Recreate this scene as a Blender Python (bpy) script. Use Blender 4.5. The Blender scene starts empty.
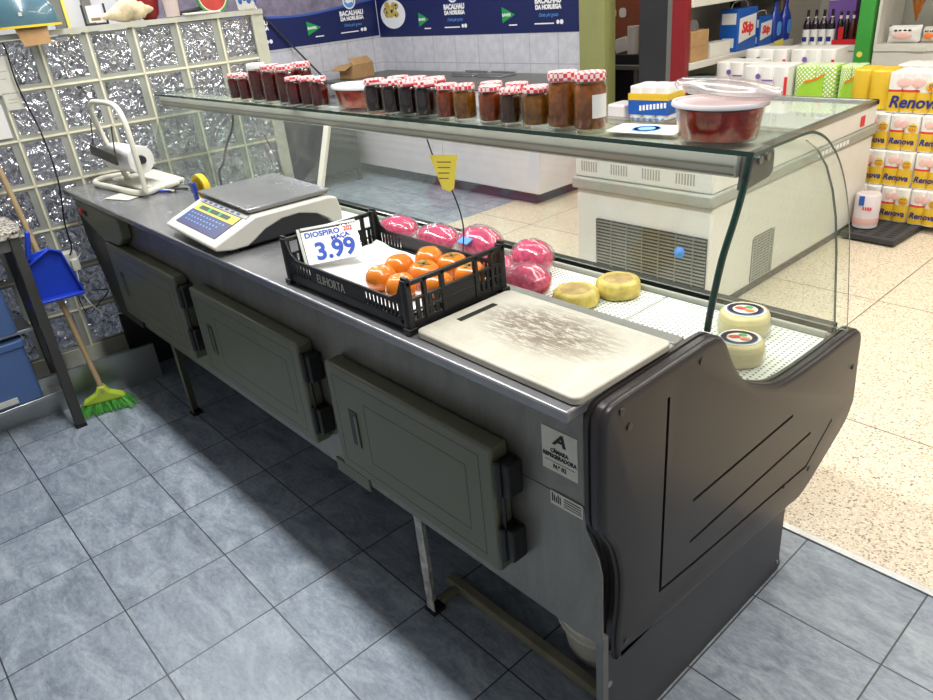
import bpy, bmesh, math, random
from mathutils import Vector, Matrix
random.seed(7)
PI = math.pi
SC = bpy.context.scene
COL = SC.collection
# ------------------------------------------------------------ camera
cd = bpy.data.cameras.new('camera'); cam = bpy.data.objects.new('camera', cd); COL.objects.link(cam)
cd.sensor_fit = 'HORIZONTAL'; cd.sensor_width = 36.0; cd.lens = 724.16/933*36; cd.clip_start = 0.02; cd.clip_end = 60
cr = Vector((0.67040651, 0.73670981, -0.08839554)); dn = Vector((0.27992911, -0.36144948, -0.88937841)); fw = Vector((-0.68716432, 0.57150059, -0.44854461))
cam.matrix_world = Matrix(((cr.x, -dn.x, -fw.x, 0.6621), (cr.y, -dn.y, -fw.y, -0.81), (cr.z, -dn.z, -fw.z, 1.62), (0, 0, 0, 1)))
SC.camera = cam
# ------------------------------------------------------------ world, exposure, lights
wd = bpy.data.worlds.new('world'); SC.world = wd; wd.use_nodes = True
wd.node_tree.nodes['Background'].inputs[0].default_value = (0.80, 0.83, 0.9, 1); wd.node_tree.nodes['Background'].inputs[1].default_value = 0.25
SC.view_settings.view_transform = 'Standard'; SC.view_settings.look = 'None'; SC.view_settings.exposure = 0.35; SC.view_settings.gamma = 1.0
SC.view_settings.use_curve_mapping = False
def area(name, loc, sx, sy, power, color=(1, 0.97, 0.92), rot=(0, 0, 0)):
    l = bpy.data.lights.new(name, 'AREA'); l.shape = 'RECTANGLE'; l.size = sx; l.size_y = sy; l.energy = power; l.color = color
    o = bpy.data.objects.new(name, l); COL.objects.link(o); o.location = loc; o.rotation_euler = rot
    return o
area('ceiling_light', (-1.5, 0.14, 2.95), 4.4, 0.14, 92, (0.97, 0.985, 1.0))
area('ceiling_light', (-1.0, 2.3, 2.95), 4.0, 0.25, 52, (1, 0.955, 0.88))
area('ceiling_light', (1.0, 3.0, 2.95), 0.25, 4.0, 48, (1, 0.94, 0.85))
area('ceiling_light', (-1.5, 4.0, 2.95), 3.0, 0.25, 40, (1, 0.96, 0.90))
area('ceiling_light', (-5.0, 2.6, 2.95), 1.6, 0.25, 30, (0.96, 0.97, 1.0))
area('ceiling_light', (-3.9, 0.2, 2.95), 0.25, 1.5, 26, (0.95, 0.97, 1.0))
area('ceiling_light', (-4.3, 5.5, 2.95), 1.2, 0.25, 14, (1, 0.9, 0.78))  # unseen lamp added to brighten the office behind the doorway

# ------------------------------------------------------------ materials
def lin(h):
    if isinstance(h, str):
        h = h.lstrip('#'); c = [int(h[i:i+2], 16)/255 for i in (0, 2, 4)]
    else: c = h
    return tuple(x/12.92 if x <= .04045 else ((x+.055)/1.055)**2.4 for x in c) + (1,)
def newmat(name):
    m = bpy.data.materials.new(name); m.use_nodes = True; nt = m.node_tree
    return m, nt, nt.nodes['Principled BSDF']
def ramp(nt, fac, stops):
    r = nt.nodes.new('ShaderNodeValToRGB'); e = r.color_ramp.elements
    while len(e) < len(stops): e.new(0.5)
    for i, (p, c) in enumerate(stops): e[i].position = p; e[i].color = lin(c)
    nt.links.new(fac, r.inputs[0]); return r.outputs[0]
def coord(nt, kind='Object', scale=(1, 1, 1), loc=(0, 0, 0)):
    t = nt.nodes.new('ShaderNodeTexCoord'); mp = nt.nodes.new('ShaderNodeMapping')
    mp.inputs['Scale'].default_value = scale; mp.inputs['Location'].default_value = loc
    nt.links.new(t.outputs[kind], mp.inputs[0]); return mp.outputs[0]
def noise(nt, vec, scale, detail=4, rough=.6, dist=0):
    n = nt.nodes.new('ShaderNodeTexNoise'); n.inputs['Scale'].default_value = scale; n.inputs['Detail'].default_value = detail
    n.inputs['Roughness'].default_value = rough; n.inputs['Distortion'].default_value = dist
    nt.links.new(vec, n.inputs['Vector']); return n.outputs['Fac']
def math_(nt, op, a, b=None, c=None):
    n = nt.nodes.new('ShaderNodeMath'); n.operation = op
    for i, v in enumerate((a, b, c)):
        if v is None: continue
        if isinstance(v, (int, float)): n.inputs[i].default_value = v
        else: nt.links.new(v, n.inputs[i])
    return n.outputs[0]
def mixc(nt, fac, a, b):
    n = nt.nodes.new('ShaderNodeMix'); n.data_type = 'RGBA'
    for s, v in ((n.inputs[0], fac), (n.inputs[6], a), (n.inputs[7], b)):
        if isinstance(v, (int, float)): s.default_value = v
        elif isinstance(v, str): s.default_value = lin(v)
        else: nt.links.new(v, s)
    return n.outputs[2]
def bump(nt, b, h, strength=.3, dist=.01):
    n = nt.nodes.new('ShaderNodeBump'); n.inputs['Strength'].default_value = strength; n.inputs['Distance'].default_value = dist
    nt.links.new(h, n.inputs['Height']); nt.links.new(n.outputs[0], b.inputs['Normal'])
def sep(nt, v):
    n = nt.nodes.new('ShaderNodeSeparateXYZ'); nt.links.new(v, n.inputs[0]); return n.outputs
def plain(name, color, rough=.5, metal=0.0, var=.0, vscale=8, coat=0, bmp=0, bscale=60, spec=.5, stretch=(1, 1, 1)):
    m, nt, b = newmat(name); b.inputs['Roughness'].default_value = rough; b.inputs['Metallic'].default_value = metal
    b.inputs['Coat Weight'].default_value = coat; b.inputs['Specular IOR Level'].default_value = spec
    c = lin(color); b.inputs['Base Color'].default_value = c
    v = coord(nt, scale=stretch)
    f = noise(nt, v, vscale, 5)
    if var:
        r = nt.nodes.new('ShaderNodeValToRGB'); e = r.color_ramp.elements
        e[0].position = .3; e[1].position = .7
        e[0].color = tuple(x*(1-var) for x in c[:3])+(1,); e[1].color = tuple(min(1, x*(1+var)) for x in c[:3])+(1,)
        nt.links.new(f, r.inputs[0]); nt.links.new(r.outputs[0], b.inputs['Base Color'])
    if bmp: bump(nt, b, noise(nt, coord(nt), bscale, 3), bmp, .002)
    return m
def glass(name, tint='#ffffff', refl=1.0, haze=0.0, rough=0.0, base_tr=1.0, ior=1.45):
    m, nt, b = newmat(name); nt.nodes.remove(b); out = nt.nodes['Material Output']
    tr = nt.nodes.new('ShaderNodeBsdfTransparent'); tr.inputs[0].default_value = lin(tint)
    gl = nt.nodes.new('ShaderNodeBsdfGlossy'); gl.inputs['Roughness'].default_value = rough
    fr = nt.nodes.new('ShaderNodeLayerWeight'); fr.inputs[0].default_value = .5
    mx = nt.nodes.new('ShaderNodeMixShader')
    nt.links.new(math_(nt, 'MULTIPLY', math_(nt, 'MULTIPLY_ADD', math_(nt, 'POWER', fr.outputs['Facing'], 5), .6, .03), refl), mx.inputs[0])
    nt.links.new(tr.outputs[0], mx.inputs[1]); nt.links.new(gl.outputs[0], mx.inputs[2])
    last = mx.outputs[0]
    if haze:
        df = nt.nodes.new('ShaderNodeBsdfDiffuse'); df.inputs[0].default_value = (.8, .8, .8, 1)
        m2 = nt.nodes.new('ShaderNodeMixShader')
        f = noise(nt, coord(nt, scale=(6, 1.2, 1.2)), 3.0, 5, .65)
        nt.links.new(math_(nt, 'MULTIPLY', f, haze*2), m2.inputs[0]); nt.links.new(last, m2.inputs[1]); nt.links.new(df.outputs[0], m2.inputs[2]); last = m2.outputs[0]
    nt.links.new(last, out.inputs[0]); return m
M = {}
def grid_line(nt, v, pitch, off, w):
    f = math_(nt, 'FRACT', math_(nt, 'DIVIDE', math_(nt, 'SUBTRACT', v, off), pitch))
    d = math_(nt, 'MULTIPLY', math_(nt, 'MINIMUM', f, math_(nt, 'SUBTRACT', 1, f)), pitch)
    return math_(nt, 'LESS_THAN', d, w)
def mk_tile():
    m, nt, b = newmat('blue_grey_floor_tile')
    s = sep(nt, coord(nt))
    cellx = math_(nt, 'FLOOR', math_(nt, 'DIVIDE', math_(nt, 'SUBTRACT', s[0], -.006), .3355)); celly = math_(nt, 'FLOOR', math_(nt, 'DIVIDE', math_(nt, 'SUBTRACT', s[1], .06), .33))
    cb = nt.nodes.new('ShaderNodeCombineXYZ'); nt.links.new(math_(nt, 'MULTIPLY_ADD', cellx, 3.7, math_(nt, 'MULTIPLY', s[0], 1.0)), cb.inputs[0])
    nt.links.new(math_(nt, 'MULTIPLY_ADD', celly, 5.3, math_(nt, 'MULTIPLY', s[1], 2.2)), cb.inputs[1])
    n1 = noise(nt, cb.outputs[0], 5.5, 9, .72, .8); n2 = noise(nt, cb.outputs[0], 42, 8, .78)
    n = math_(nt, 'ADD', math_(nt, 'MULTIPLY', n1, .6), math_(nt, 'MULTIPLY', n2, .4))
    c = ramp(nt, n, [(.32, '#535c66'), (.43, '#77818c'), (.52, '#929ca6'), (.66, '#b6bdc2')])
    wn = nt.nodes.new('ShaderNodeTexWhiteNoise'); wn.noise_dimensions = '2D'
    cc = nt.nodes.new('ShaderNodeCombineXYZ'); nt.links.new(cellx, cc.inputs[0]); nt.links.new(celly, cc.inputs[1]); nt.links.new(cc.outputs[0], wn.inputs[0])
    c = mixc(nt, math_(nt, 'MULTIPLY', wn.outputs[0], .22), c, '#5d6670')
    g = math_(nt, 'MAXIMUM', grid_line(nt, s[0], .3355, -.006, .0022), grid_line(nt, s[1], .33, .06, .0022))
    c = mixc(nt, g, c, '#2c2f32')
    nt.links.new(c, b.inputs['Base Color'])
    r = math_(nt, 'MULTIPLY_ADD', n, .35, .22); nt.links.new(r, b.inputs['Roughness'])
    bump(nt, b, math_(nt, 'SUBTRACT', n, g), .12, .004); return m
M['tile'] = mk_tile()
def mk_terrazzo():
    m, nt, b = newmat('beige_terrazzo'); v = coord(nt); s = sep(nt, v)
    vo = nt.nodes.new('ShaderNodeTexVoronoi'); vo.inputs['Scale'].default_value = 185; nt.links.new(v, vo.inputs['Vector'])
    sp = sep(nt, vo.outputs['Color'])
    c = ramp(nt, sp[0], [(.0, '#8d7c68'), (.10, '#b9a88f'), (.25, '#d3c4ab'), (.6, '#dccfb8'), (.9, '#e6dcc9'), (1, '#c9b596')])
    c = mixc(nt, math_(nt, 'LESS_THAN', sp[1], .05), c, '#6b5d4e')
    big = noise(nt, v, 2.5, 4); c = mixc(nt, math_(nt, 'MULTIPLY', big, .3), c, '#cfc0a6')
    g = math_(nt, 'MAXIMUM', grid_line(nt, s[0], 1.213, -.54, .003), grid_line(nt, s[1], 1.165, 2.94, .003))
    c = mixc(nt, g, c, '#6d6152'); nt.links.new(c, b.inputs['Base Color']); b.inputs['Roughness'].default_value = .38
    return m
M['terrazzo'] = mk_terrazzo()
def mk_steel(name, col, rough, sc=6, lo=.25, metal=1.0, st=(1, 1, 6)):
    m, nt, b = newmat(name); b.inputs['Metallic'].default_value = metal
    v = coord(nt, scale=st); n = noise(nt, v, sc, 8, .7, .4); n2 = noise(nt, coord(nt, scale=(1.6, 1, .5)), 5, 8, .75, .6)
    c = lin(col); r = nt.nodes.new('ShaderNodeValToRGB'); e = r.color_ramp.elements; e[0].position = .3; e[1].position = .75
    e[0].color = tuple(x*(1-lo) for x in c[:3])+(1,); e[1].color = c
    nt.links.new(n2, r.inputs[0]); nt.links.new(r.outputs[0], b.inputs['Base Color'])
    nt.links.new(math_(nt, 'MULTIPLY_ADD', n, .3, rough-.15), b.inputs['Roughness']); bump(nt, b, n, .05, .001); return m
M['steel'] = mk_steel('stainless_steel', '#98958c', .40, lo=.45, metal=.7)
M['steel_top'] = mk_steel('worn_worktop_steel', '#a3a3a4', .24, st=(1, 1, 1), metal=.55)
M['steel_dull'] = mk_steel('dull_galvanised_steel', '#85857f', .5, metal=.6)
M['dark_steel'] = mk_steel('dark_steel_tube', '#5b5a57', .4, metal=.8)
M['alu'] = mk_steel('brushed_aluminium', '#b9bbb9', .35)
M['rimgrey'] = plain('grey_block_rim', '#9fa196', .3, .1, .06)
M['beam'] = plain('grey_green_light_canopy', '#c6c7b8', .35, .15, .06)
M['olive'] = plain('olive_grey_plastic_door', '#646652', .42, 0, .05)
M['olive_line'] = plain('olive_seam', '#45473c', .5)
M['black'] = plain('black_plastic', '#161616', .45, 0, .08, 3)
M['panel'] = plain('black_end_panel_plastic', '#2d2827', .38, 0, .12, 2.5, bmp=.03)
M['kick'] = plain('black_kick_panel', '#2b2a2c', .4, 0, .1)
M['rubber'] = plain('black_rubber', '#141414', .7)
M['white'] = plain('white_plastic', '#cfccbf', .35, 0, .03)
M['cream'] = plain('cream_paint', '#d9d6c4', .45, 0, .05)
M['paper'] = plain('white_paper', '#eeece6', .8, 0, .04, 20, bmp=.1, bscale=15)
M['sticker'] = plain('pale_sticker', '#cfcdbf', .5, 0, .05, 30)
M['ink'] = plain('black_ink', '#17171a', .6)
M['blueink'] = plain('blue_marker_ink', '#1646a8', .6)
M['redink'] = plain('red_marker_ink', '#c9504c', .6)
M['yellow'] = plain('yellow_plastic', '#e2c530', .4)
M['ynote'] = plain('yellow_paper_tag', '#e6da62', .7, 0, .06)
M['kraft'] = plain('kraft_cardboard', '#b08a5c', .8, 0, .12, 15)
M['wood'] = plain('broomstick_wood', '#a58c66', .55, 0, .25, 12, stretch=(1, 1, .1))
M['rail_wood'] = plain('grey_wood_rail', '#7d7a66', .7, 0, .2, 8)
M['green_bristle'] = plain('green_bristle', '#5bb044', .55, 0, .3, 60)
M['lime'] = plain('lime_plastic', '#b0c83c', .45, 0, .08)
M['blue'] = plain('blue_plastic', '#1d42c0', .4, 0, .05)
M['bluebin'] = plain('slate_blue_plastic', '#4c6796', .5, 0, .06)
M['chip'] = plain('chipped_white_paint', '#b9b8ae', .5, 0, .55, 30)
M['amber_stain'] = plain('brown_tape', '#8d6f45', .5)
M['red'] = plain('red_plastic', '#c22026', .35)
M['redpost'] = plain('red_painted_steel', '#80141a', .4, 0, .05)
M['greenpost'] = plain('green_painted_steel', '#3d9a3c', .4, 0, .05)
M['olivepost'] = plain('pale_green_paint', '#8f925a', .6, 0, .05)
M['shelf'] = plain('off_white_shelf_steel', '#d5d1c6', .45, 0, .04)
M['shelfback'] = plain('beige_shelf_back', '#a8a296', .6, 0, .04)
M['charcoal'] = plain('charcoal_panel', '#242528', .5, 0, .04)
M['brownwall'] = plain('orange_brown_paint', '#8a4a30', .7, 0, .06)
M['freezer'] = plain('freezer_white', '#e2e0d8', .35, 0, .03, spec=.4)
M['freezer_trim'] = plain('freezer_grey_trim', '#a4a59a', .4, 0, .04)
M['wallpaint'] = plain('white_wall_paint', '#cfcfd2', .7, 0, .04, 3)
M['navy'] = plain('navy_banner_print', '#141f56', .45, 0, .06, 3)
M['greentri'] = plain('green_print', '#1f9b4e', .5)
M['skyprint'] = plain('pale_blue_print', '#5f9be0', .5)
M['whiteprint'] = plain('white_print', '#f2f2f2', .5)
M['skipblue'] = plain('detergent_blue', '#1d58ae', .35, 0, .05)
M['darkblue'] = plain('dark_blue_bottle', '#1a3a9c', .25, coat=.5)
M['navyink'] = plain('navy_lettering', '#1b2a78', .5)
M['keynavy'] = plain('keypad_navy', '#262c5c', .45)
M['magenta'] = plain('magenta_print', '#b32a6c', .5)
M['orange'] = plain('orange_print', '#ee7a1e', .5)
M['yprint'] = plain('yellow_print', '#dcb62c', .4, 0, .05)
M['redprint'] = plain('red_print', '#d8322c', .5)
M['pinkprint'] = plain('pale_pink_print', '#e6b9ae', .6)
M['limeprint'] = plain('lime_print', '#9fd03a', .5, 0, .08)
M['bottle'] = plain('dark_wine_glass', '#161013', .15, coat=.6)
M['brownbottle'] = plain('brown_wine_bottle', '#4a1e16', .25, coat=.5)
M['purple'] = plain('purple_wrapper', '#7c5aa6', .4, 0, .1)
M['mat'] = plain('black_plastic_mat', '#35373a', .6, 0, .1)
M['persimmon'] = plain('persimmon_skin', '#dd7a1c', .25, 0, .18, 10, coat=.4)
M['calyx'] = plain('dry_calyx', '#6d6a30', .7)
M['teal'] = plain('teal_blue_plastic', '#4a6a76', .22, 0, .08, coat=.5)
M['shell'] = plain('cream_conch', '#cdbb98', .5, 0, .3, 25, bmp=.5, bscale=40)
M['melon'] = plain('watermelon_red', '#b33a30', .5, 0, .2, 20)
M['melon_rind'] = plain('watermelon_rind', '#4c8a3c', .5, 0, .3, 25)
M['grout'] = plain('block_mortar', '#b5b4a3', .6, 0, .1, 20)
M['sealant'] = plain('bright_mortar_joint', '#e6e0c4', .55, 0, .08, 20)
M['clear'] = glass('clear_glass', '#f9fcfa', 1.0, .012)
M['clear_end'] = glass('clear_end_glass', '#fafdfb', .9, .012)
M['acrylic'] = glass('scratched_acrylic', '#f1f3f3', 1.0, .03, .05)
M['glass_edge'] = plain('green_glass_edge', '#0b3026', .15, coat=.6)
M['thin_edge'] = plain('thin_green_glass_edge', '#4c6157', .2, coat=.5)
M['film'] = glass('thin_clear_film', '#fafafa', 1.8, .03, .06)
M['jarglass'] = glass('jar_glass', '#f2f2ee', 1.6, 0, .03)
M['tubplastic'] = glass('cloudy_tub_plastic', '#eadfdd', 1.5, .10, .15)
def mk_checker(name, a, b_, sc):
    m, nt, b = newmat(name); v = coord(nt, scale=(sc, sc, sc)); c = nt.nodes.new('ShaderNodeTexChecker'); c.inputs['Scale'].default_value = 1
    c.inputs[1].default_value = lin(a); c.inputs[2].default_value = lin(b_); nt.links.new(v, c.inputs[0]); nt.links.new(c.outputs[0], b.inputs['Base Color']); b.inputs['Roughness'].default_value = .35; return m
M['gingham'] = mk_checker('red_gingham_lid', '#c43a42', '#e6d3ce', 110)
M['whitelid'] = plain('white_lid', '#dfddd6', .35, 0, .03)
def jam(name, col, tr=.35):
    m, nt, b = newmat(name); c = lin(col); n = noise(nt, coord(nt), 60, 4)
    r = nt.nodes.new('ShaderNodeValToRGB'); e = r.color_ramp.elements; e[0].position = .35; e[1].position = .7
    e[0].color = tuple(x*.55 for x in c[:3])+(1,); e[1].color = tuple(min(1, x*1.3) for x in c[:3])+(1,)
    nt.links.new(n, r.inputs[0]); nt.links.new(r.outputs[0], b.inputs['Base Color']); b.inputs['Roughness'].default_value = .12; b.inputs['Coat Weight'].default_value = .6
    b.inputs['Subsurface Weight'].default_value = tr; b.inputs['Subsurface Radius'].default_value = (.02, .008, .004); return m
M['jam_red'] = jam('dark_red_jam', '#56110f'); M['jam_black'] = jam('black_jam', '#1e0a0d'); M['jam_amber'] = jam('amber_jam', '#8a3a0d', .5)
M['jam_gold'] = jam('golden_jam', '#8b5a14', .5); M['jam_brown'] = jam('brown_candied_jam', '#3b1d08'); M['jam_orange'] = jam('orange_peel_jam', '#9c5a1c', .5)
M['paste'] = jam('red_quince_paste', '#b8261a', .1); M['paste2'] = jam('coral_quince_paste', '#e0523c', .1)
M['ham'] = jam('pink_ham', '#ea4a78', .1); M['cheese'] = plain('yellow_cheese_rind', '#cdb65c', .45, 0, .38, 22, coat=.2, bmp=.2, bscale=30)
M['cheese_top'] = plain('browned_cheese_top', '#b09358', .5, 0, .35, 25)
M['cheese2'] = plain('pale_cheese', '#e3d39a', .4, 0, .12, 12, coat=.3); M['label_white'] = plain('white_round_label', '#e2e0da', .4)
M['label_blue'] = plain('blue_print', '#3c5cae', .5)
def mk_tray():
    m, nt, b = newmat('perforated_white_tray'); s = sep(nt, coord(nt))
    def dd(v, p): return math_(nt, 'SUBTRACT', math_(nt, 'FRACT', math_(nt, 'DIVIDE', v, p)), .5)
    x = math_(nt, 'MULTIPLY', dd(s[0], .017), .017); y = math_(nt, 'MULTIPLY', dd(s[1], .0135), .0135)
    d = math_(nt, 'SQRT', math_(nt, 'ADD', math_(nt, 'POWER', x, 2), math_(nt, 'POWER', y, 2)))
    h = math_(nt, 'LESS_THAN', d, .0035)
    nt.links.new(mixc(nt, h, '#e9ece6', '#4f5a55'), b.inputs['Base Color']); b.inputs['Roughness'].default_value = .4; return m
M['tray'] = mk_tray()
def mk_board():
    m, nt, b = newmat('stained_cutting_board'); v = coord(nt, scale=(1, .55, 1)); n = noise(nt, v, 9, 9, .75, 1.0)
    s = sep(nt, coord(nt)); dx = math_(nt, 'POWER', math_(nt, 'MULTIPLY', math_(nt, 'SUBTRACT', s[0], .0), 5.0), 2); dy = math_(nt, 'POWER', math_(nt, 'MULTIPLY', math_(nt, 'SUBTRACT', s[1], .03), 9), 2)
    w = math_(nt, 'SUBTRACT', 1, math_(nt, 'MINIMUM', math_(nt, 'ADD', dx, dy), 1)); st = noise(nt, coord(nt, scale=(1.2, 7, 1)), 22, 6, .8)
    f = math_(nt, 'MULTIPLY', math_(nt, 'MULTIPLY', w, 1.3), math_(nt, 'GREATER_THAN', st, .48))
    f = math_(nt, 'MINIMUM', math_(nt, 'MULTIPLY', f, math_(nt, 'MULTIPLY', n, 1.5)), .85)
    c = ramp(nt, n, [(.3, '#b1ab98'), (.6, '#c3beae')]); c = mixc(nt, f, c, '#6b5c48')
    nt.links.new(c, b.inputs['Base Color']); b.inputs['Roughness'].default_value = .5; bump(nt, b, st, .08, .001); return m
M['board'] = mk_board()
def mk_granite():
    m, nt, b = newmat('speckled_granite'); vo = nt.nodes.new('ShaderNodeTexVoronoi'); vo.inputs['Scale'].default_value = 110; v = coord(nt); nt.links.new(v, vo.inputs['Vector'])
    c = ramp(nt, sep(nt, vo.outputs['Color'])[0], [(0, '#3a3633'), (.25, '#8d8579'), (.5, '#c4bcae'), (.8, '#d8d2c6'), (1, '#7a6d60')]); nt.links.new(c, b.inputs['Base Color']); b.inputs['Roughness'].default_value = .25; return m
M['granite'] = mk_granite()
def mk_walltile():
    m, nt, b = newmat('white_wall_tile'); v = coord(nt); s = sep(nt, v); n = noise(nt, v, 14, 6)
    c = ramp(nt, n, [(.3, '#bfbfc6'), (.7, '#d6d6da')])
    u = math_(nt, 'ADD', s[0], s[1]); g = math_(nt, 'MAXIMUM', grid_line(nt, u, .33, -.546, .003), grid_line(nt, s[2], .25, .948, .003))
    nt.links.new(mixc(nt, g, c, '#a2a2a6'), b.inputs['Base Color']); b.inputs['Roughness'].default_value = .3; return m
M['walltile'] = mk_walltile()
def mk_block():
    m, nt, b = newmat('crinkled_glass_block'); nt.nodes.remove(b); out = nt.nodes['Material Output']
    v = coord(nt); n = noise(nt, v, 9, 2, .45, 3.0); vo = nt.nodes.new('ShaderNodeTexVoronoi'); vo.inputs['Scale'].default_value = 19; vo.feature = 'F1'
    nv = nt.nodes.new('ShaderNodeVectorMath'); nv.operation = 'ADD'; nn = nt.nodes.new('ShaderNodeTexNoise'); nn.inputs['Scale'].default_value = 9
    nt.links.new(v, nn.inputs['Vector']); sc = nt.nodes.new('ShaderNodeVectorMath'); sc.operation = 'SCALE'; sc.inputs['Scale'].default_value = .25
    nt.links.new(nn.outputs['Color'], sc.inputs[0]); nt.links.new(v, nv.inputs[0]); nt.links.new(sc.outputs[0], nv.inputs[1]); nt.links.new(nv.outputs[0], vo.inputs['Vector'])
    h = math_(nt, 'ADD', math_(nt, 'MULTIPLY', vo.outputs['Distance'], .8), n)
    bp = nt.nodes.new('ShaderNodeBump'); bp.inputs['Strength'].default_value = 1; bp.inputs['Distance'].default_value = .022; nt.links.new(h, bp.inputs['Height'])
    gl = nt.nodes.new('ShaderNodeBsdfGlossy'); gl.inputs['Roughness'].default_value = .08; gl.inputs[0].default_value = (.66, .67, .71, 1); nt.links.new(bp.outputs[0], gl.inputs['Normal'])
    rf = nt.nodes.new('ShaderNodeBsdfRefraction'); rf.inputs['IOR'].default_value = 1.35; rf.inputs['Roughness'].default_value = .05; rf.inputs[0].default_value = (.82, .83, .87, 1); nt.links.new(bp.outputs[0], rf.inputs['Normal'])
    mx = nt.nodes.new('ShaderNodeMixShader'); mx.inputs[0].default_value = .5; nt.links.new(rf.outputs[0], mx.inputs[1]); nt.links.new(gl.outputs[0], mx.inputs[2])
    nt.links.new(mx.outputs[0], out.inputs[0]); return m
M['block'] = mk_block()

# ------------------------------------------------------------ mesh helpers
class MB:
    def __init__(s): s.bm = bmesh.new(); s.mi = 0
    def _tag(s, n0):
        for f in s.bm.faces:
            if f.index == -1 or f.index >= n0: pass
    def faces(s, vs, fs, sm=False):
        v = [s.bm.verts.new(p) for p in vs]
        for f in fs:
            try: q = s.bm.faces.new([v[i] for i in f]); q.material_index = s.mi; q.smooth = sm
            except ValueError: pass
        return v
    def box(s, x0, x1, y0, y1, z0, z1, T=None):
        P = [Vector(p) for p in ((x0, y0, z0), (x1, y0, z0), (x1, y1, z0), (x0, y1, z0), (x0, y0, z1), (x1, y0, z1), (x1, y1, z1), (x0, y1, z1))]
        if T is not None: P = [T @ p for p in P]
        s.faces(P, [(0, 3, 2, 1), (4, 5, 6, 7), (0, 1, 5, 4), (1, 2, 6, 5), (2, 3, 7, 6), (3, 0, 4, 7)]); return s
    def bar(s, a, b, w, h=None, up=(0, 0, 1)):
        h = h or w; a = Vector(a); b = Vector(b); d = (b-a); L = d.length; d.normalize(); u = Vector(up)
        if abs(d.dot(u)) > .98: u = Vector((0, 1, 0))
        sd = d.cross(u).normalized(); u = sd.cross(d).normalized()
        T = Matrix((( d.x, sd.x, u.x, a.x), (d.y, sd.y, u.y, a.y), (d.z, sd.z, u.z, a.z), (0, 0, 0, 1)))
        return s.box(0, L, -w/2, w/2, -h/2, h/2, T)
    def lathe(s, prof, seg=24, c=(0, 0, 0), T=None, rib=0, sm=True):
        vs = []; n = len(prof)
        for i in range(seg):
            a = 2*PI*i/seg; k = 1 - (rib if i % 2 else 0)
            for r, z in prof:
                p = Vector((c[0]+r*k*math.cos(a), c[1]+r*k*math.sin(a), c[2]+z)); vs.append(T @ p if T is not None else p)
        fs = []
        for i in range(seg):
            j = (i+1) % seg
            for k in range(n-1): fs.append((i*n+k, j*n+k, j*n+k+1, i*n+k+1))
        v = s.faces(vs, fs, sm)
        for k, rev in ((0, True), (n-1, False)):
            if prof[k][0] > 1e-5:
                L = [v[i*n+k] for i in range(seg)]
                if rev: L.reverse()
                f = s.bm.faces.new(L); f.material_index = s.mi
        return s
    def cyl(s, a, b, r, seg=16, r2=None):
        a = Vector(a); b = Vector(b); d = b-a; q = d.to_track_quat('Z', 'Y').to_matrix().to_4x4(); q.translation = a
        return s.lathe([(r, 0), (r if r2 is None else r2, d.length)], seg, T=q, sm=True)
    def tube(s, pts, r, seg=8, closed=False):
        pts = [Vector(p) for p in pts]; n = len(pts); vs = []; pu = None
        for i, p in enumerate(pts):
            a = pts[(i-1) % n] if (closed or i) else p; b = pts[(i+1) % n] if (closed or i < n-1) else p
            d = (b-a).normalized()
            if pu is None: pu = d.orthogonal().normalized()
            pu = (pu - d*pu.dot(d)).normalized(); w = d.cross(pu)
            for k in range(seg): t = 2*PI*k/seg; vs.append(p+(pu*math.cos(t)+w*math.sin(t))*r)
        fs = []
        for i in range(n if closed else n-1):
            j = (i+1) % n
            for k in range(seg): l = (k+1) % seg; fs.append((i*seg+k, i*seg+l, j*seg+l, j*seg+k))
        if not closed: fs += [tuple(range(seg))[::-1], tuple((n-1)*seg+k for k in range(seg))]
        s.faces(vs, fs, True); return s
    def prism(s, poly, d0, d1, axis='x', sm=False):
        def P(u, v, d): return {'x': (d, u, v), 'y': (u, d, v), 'z': (u, v, d)}[axis]
        n = len(poly); vs = [P(u, v, d0) for u, v in poly]+[P(u, v, d1) for u, v in poly]
        v = s.faces(vs, [(i, (i+1) % n, n+(i+1) % n, n+i) for i in range(n)], sm)
        for L in (v[:n], v[n:][::-1]):
            f = s.bm.faces.new(L); f.material_index = s.mi
        return s
    def ball(s, c, rx, ry=None, rz=None, seg=16, rings=10, T=None):
        ry = ry or rx; rz = rz or rx
        vs = []; 
        for i in range(1, rings):
            a = PI*i/rings
            for k in range(seg):
                t = 2*PI*k/seg; vs.append(Vector((c[0]+rx*math.sin(a)*math.cos(t), c[1]+ry*math.sin(a)*math.sin(t), c[2]-rz*math.cos(a))))
        vs += [Vector((c[0], c[1], c[2]-rz)), Vector((c[0], c[1], c[2]+rz))]
        if T is not None: vs = [T @ p for p in vs]
        fs = []
        for i in range(rings-2):
            for k in range(seg): l = (k+1) % seg; fs.append((i*seg+k, i*seg+l, (i+1)*seg+l, (i+1)*seg+k))
        A = len(vs)-2
        for k in range(seg): l = (k+1) % seg; fs.append((A, l, k)); fs.append((A+1, (rings-2)*seg+k, (rings-2)*seg+l))
        s.faces(vs, fs, True); return s
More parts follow.
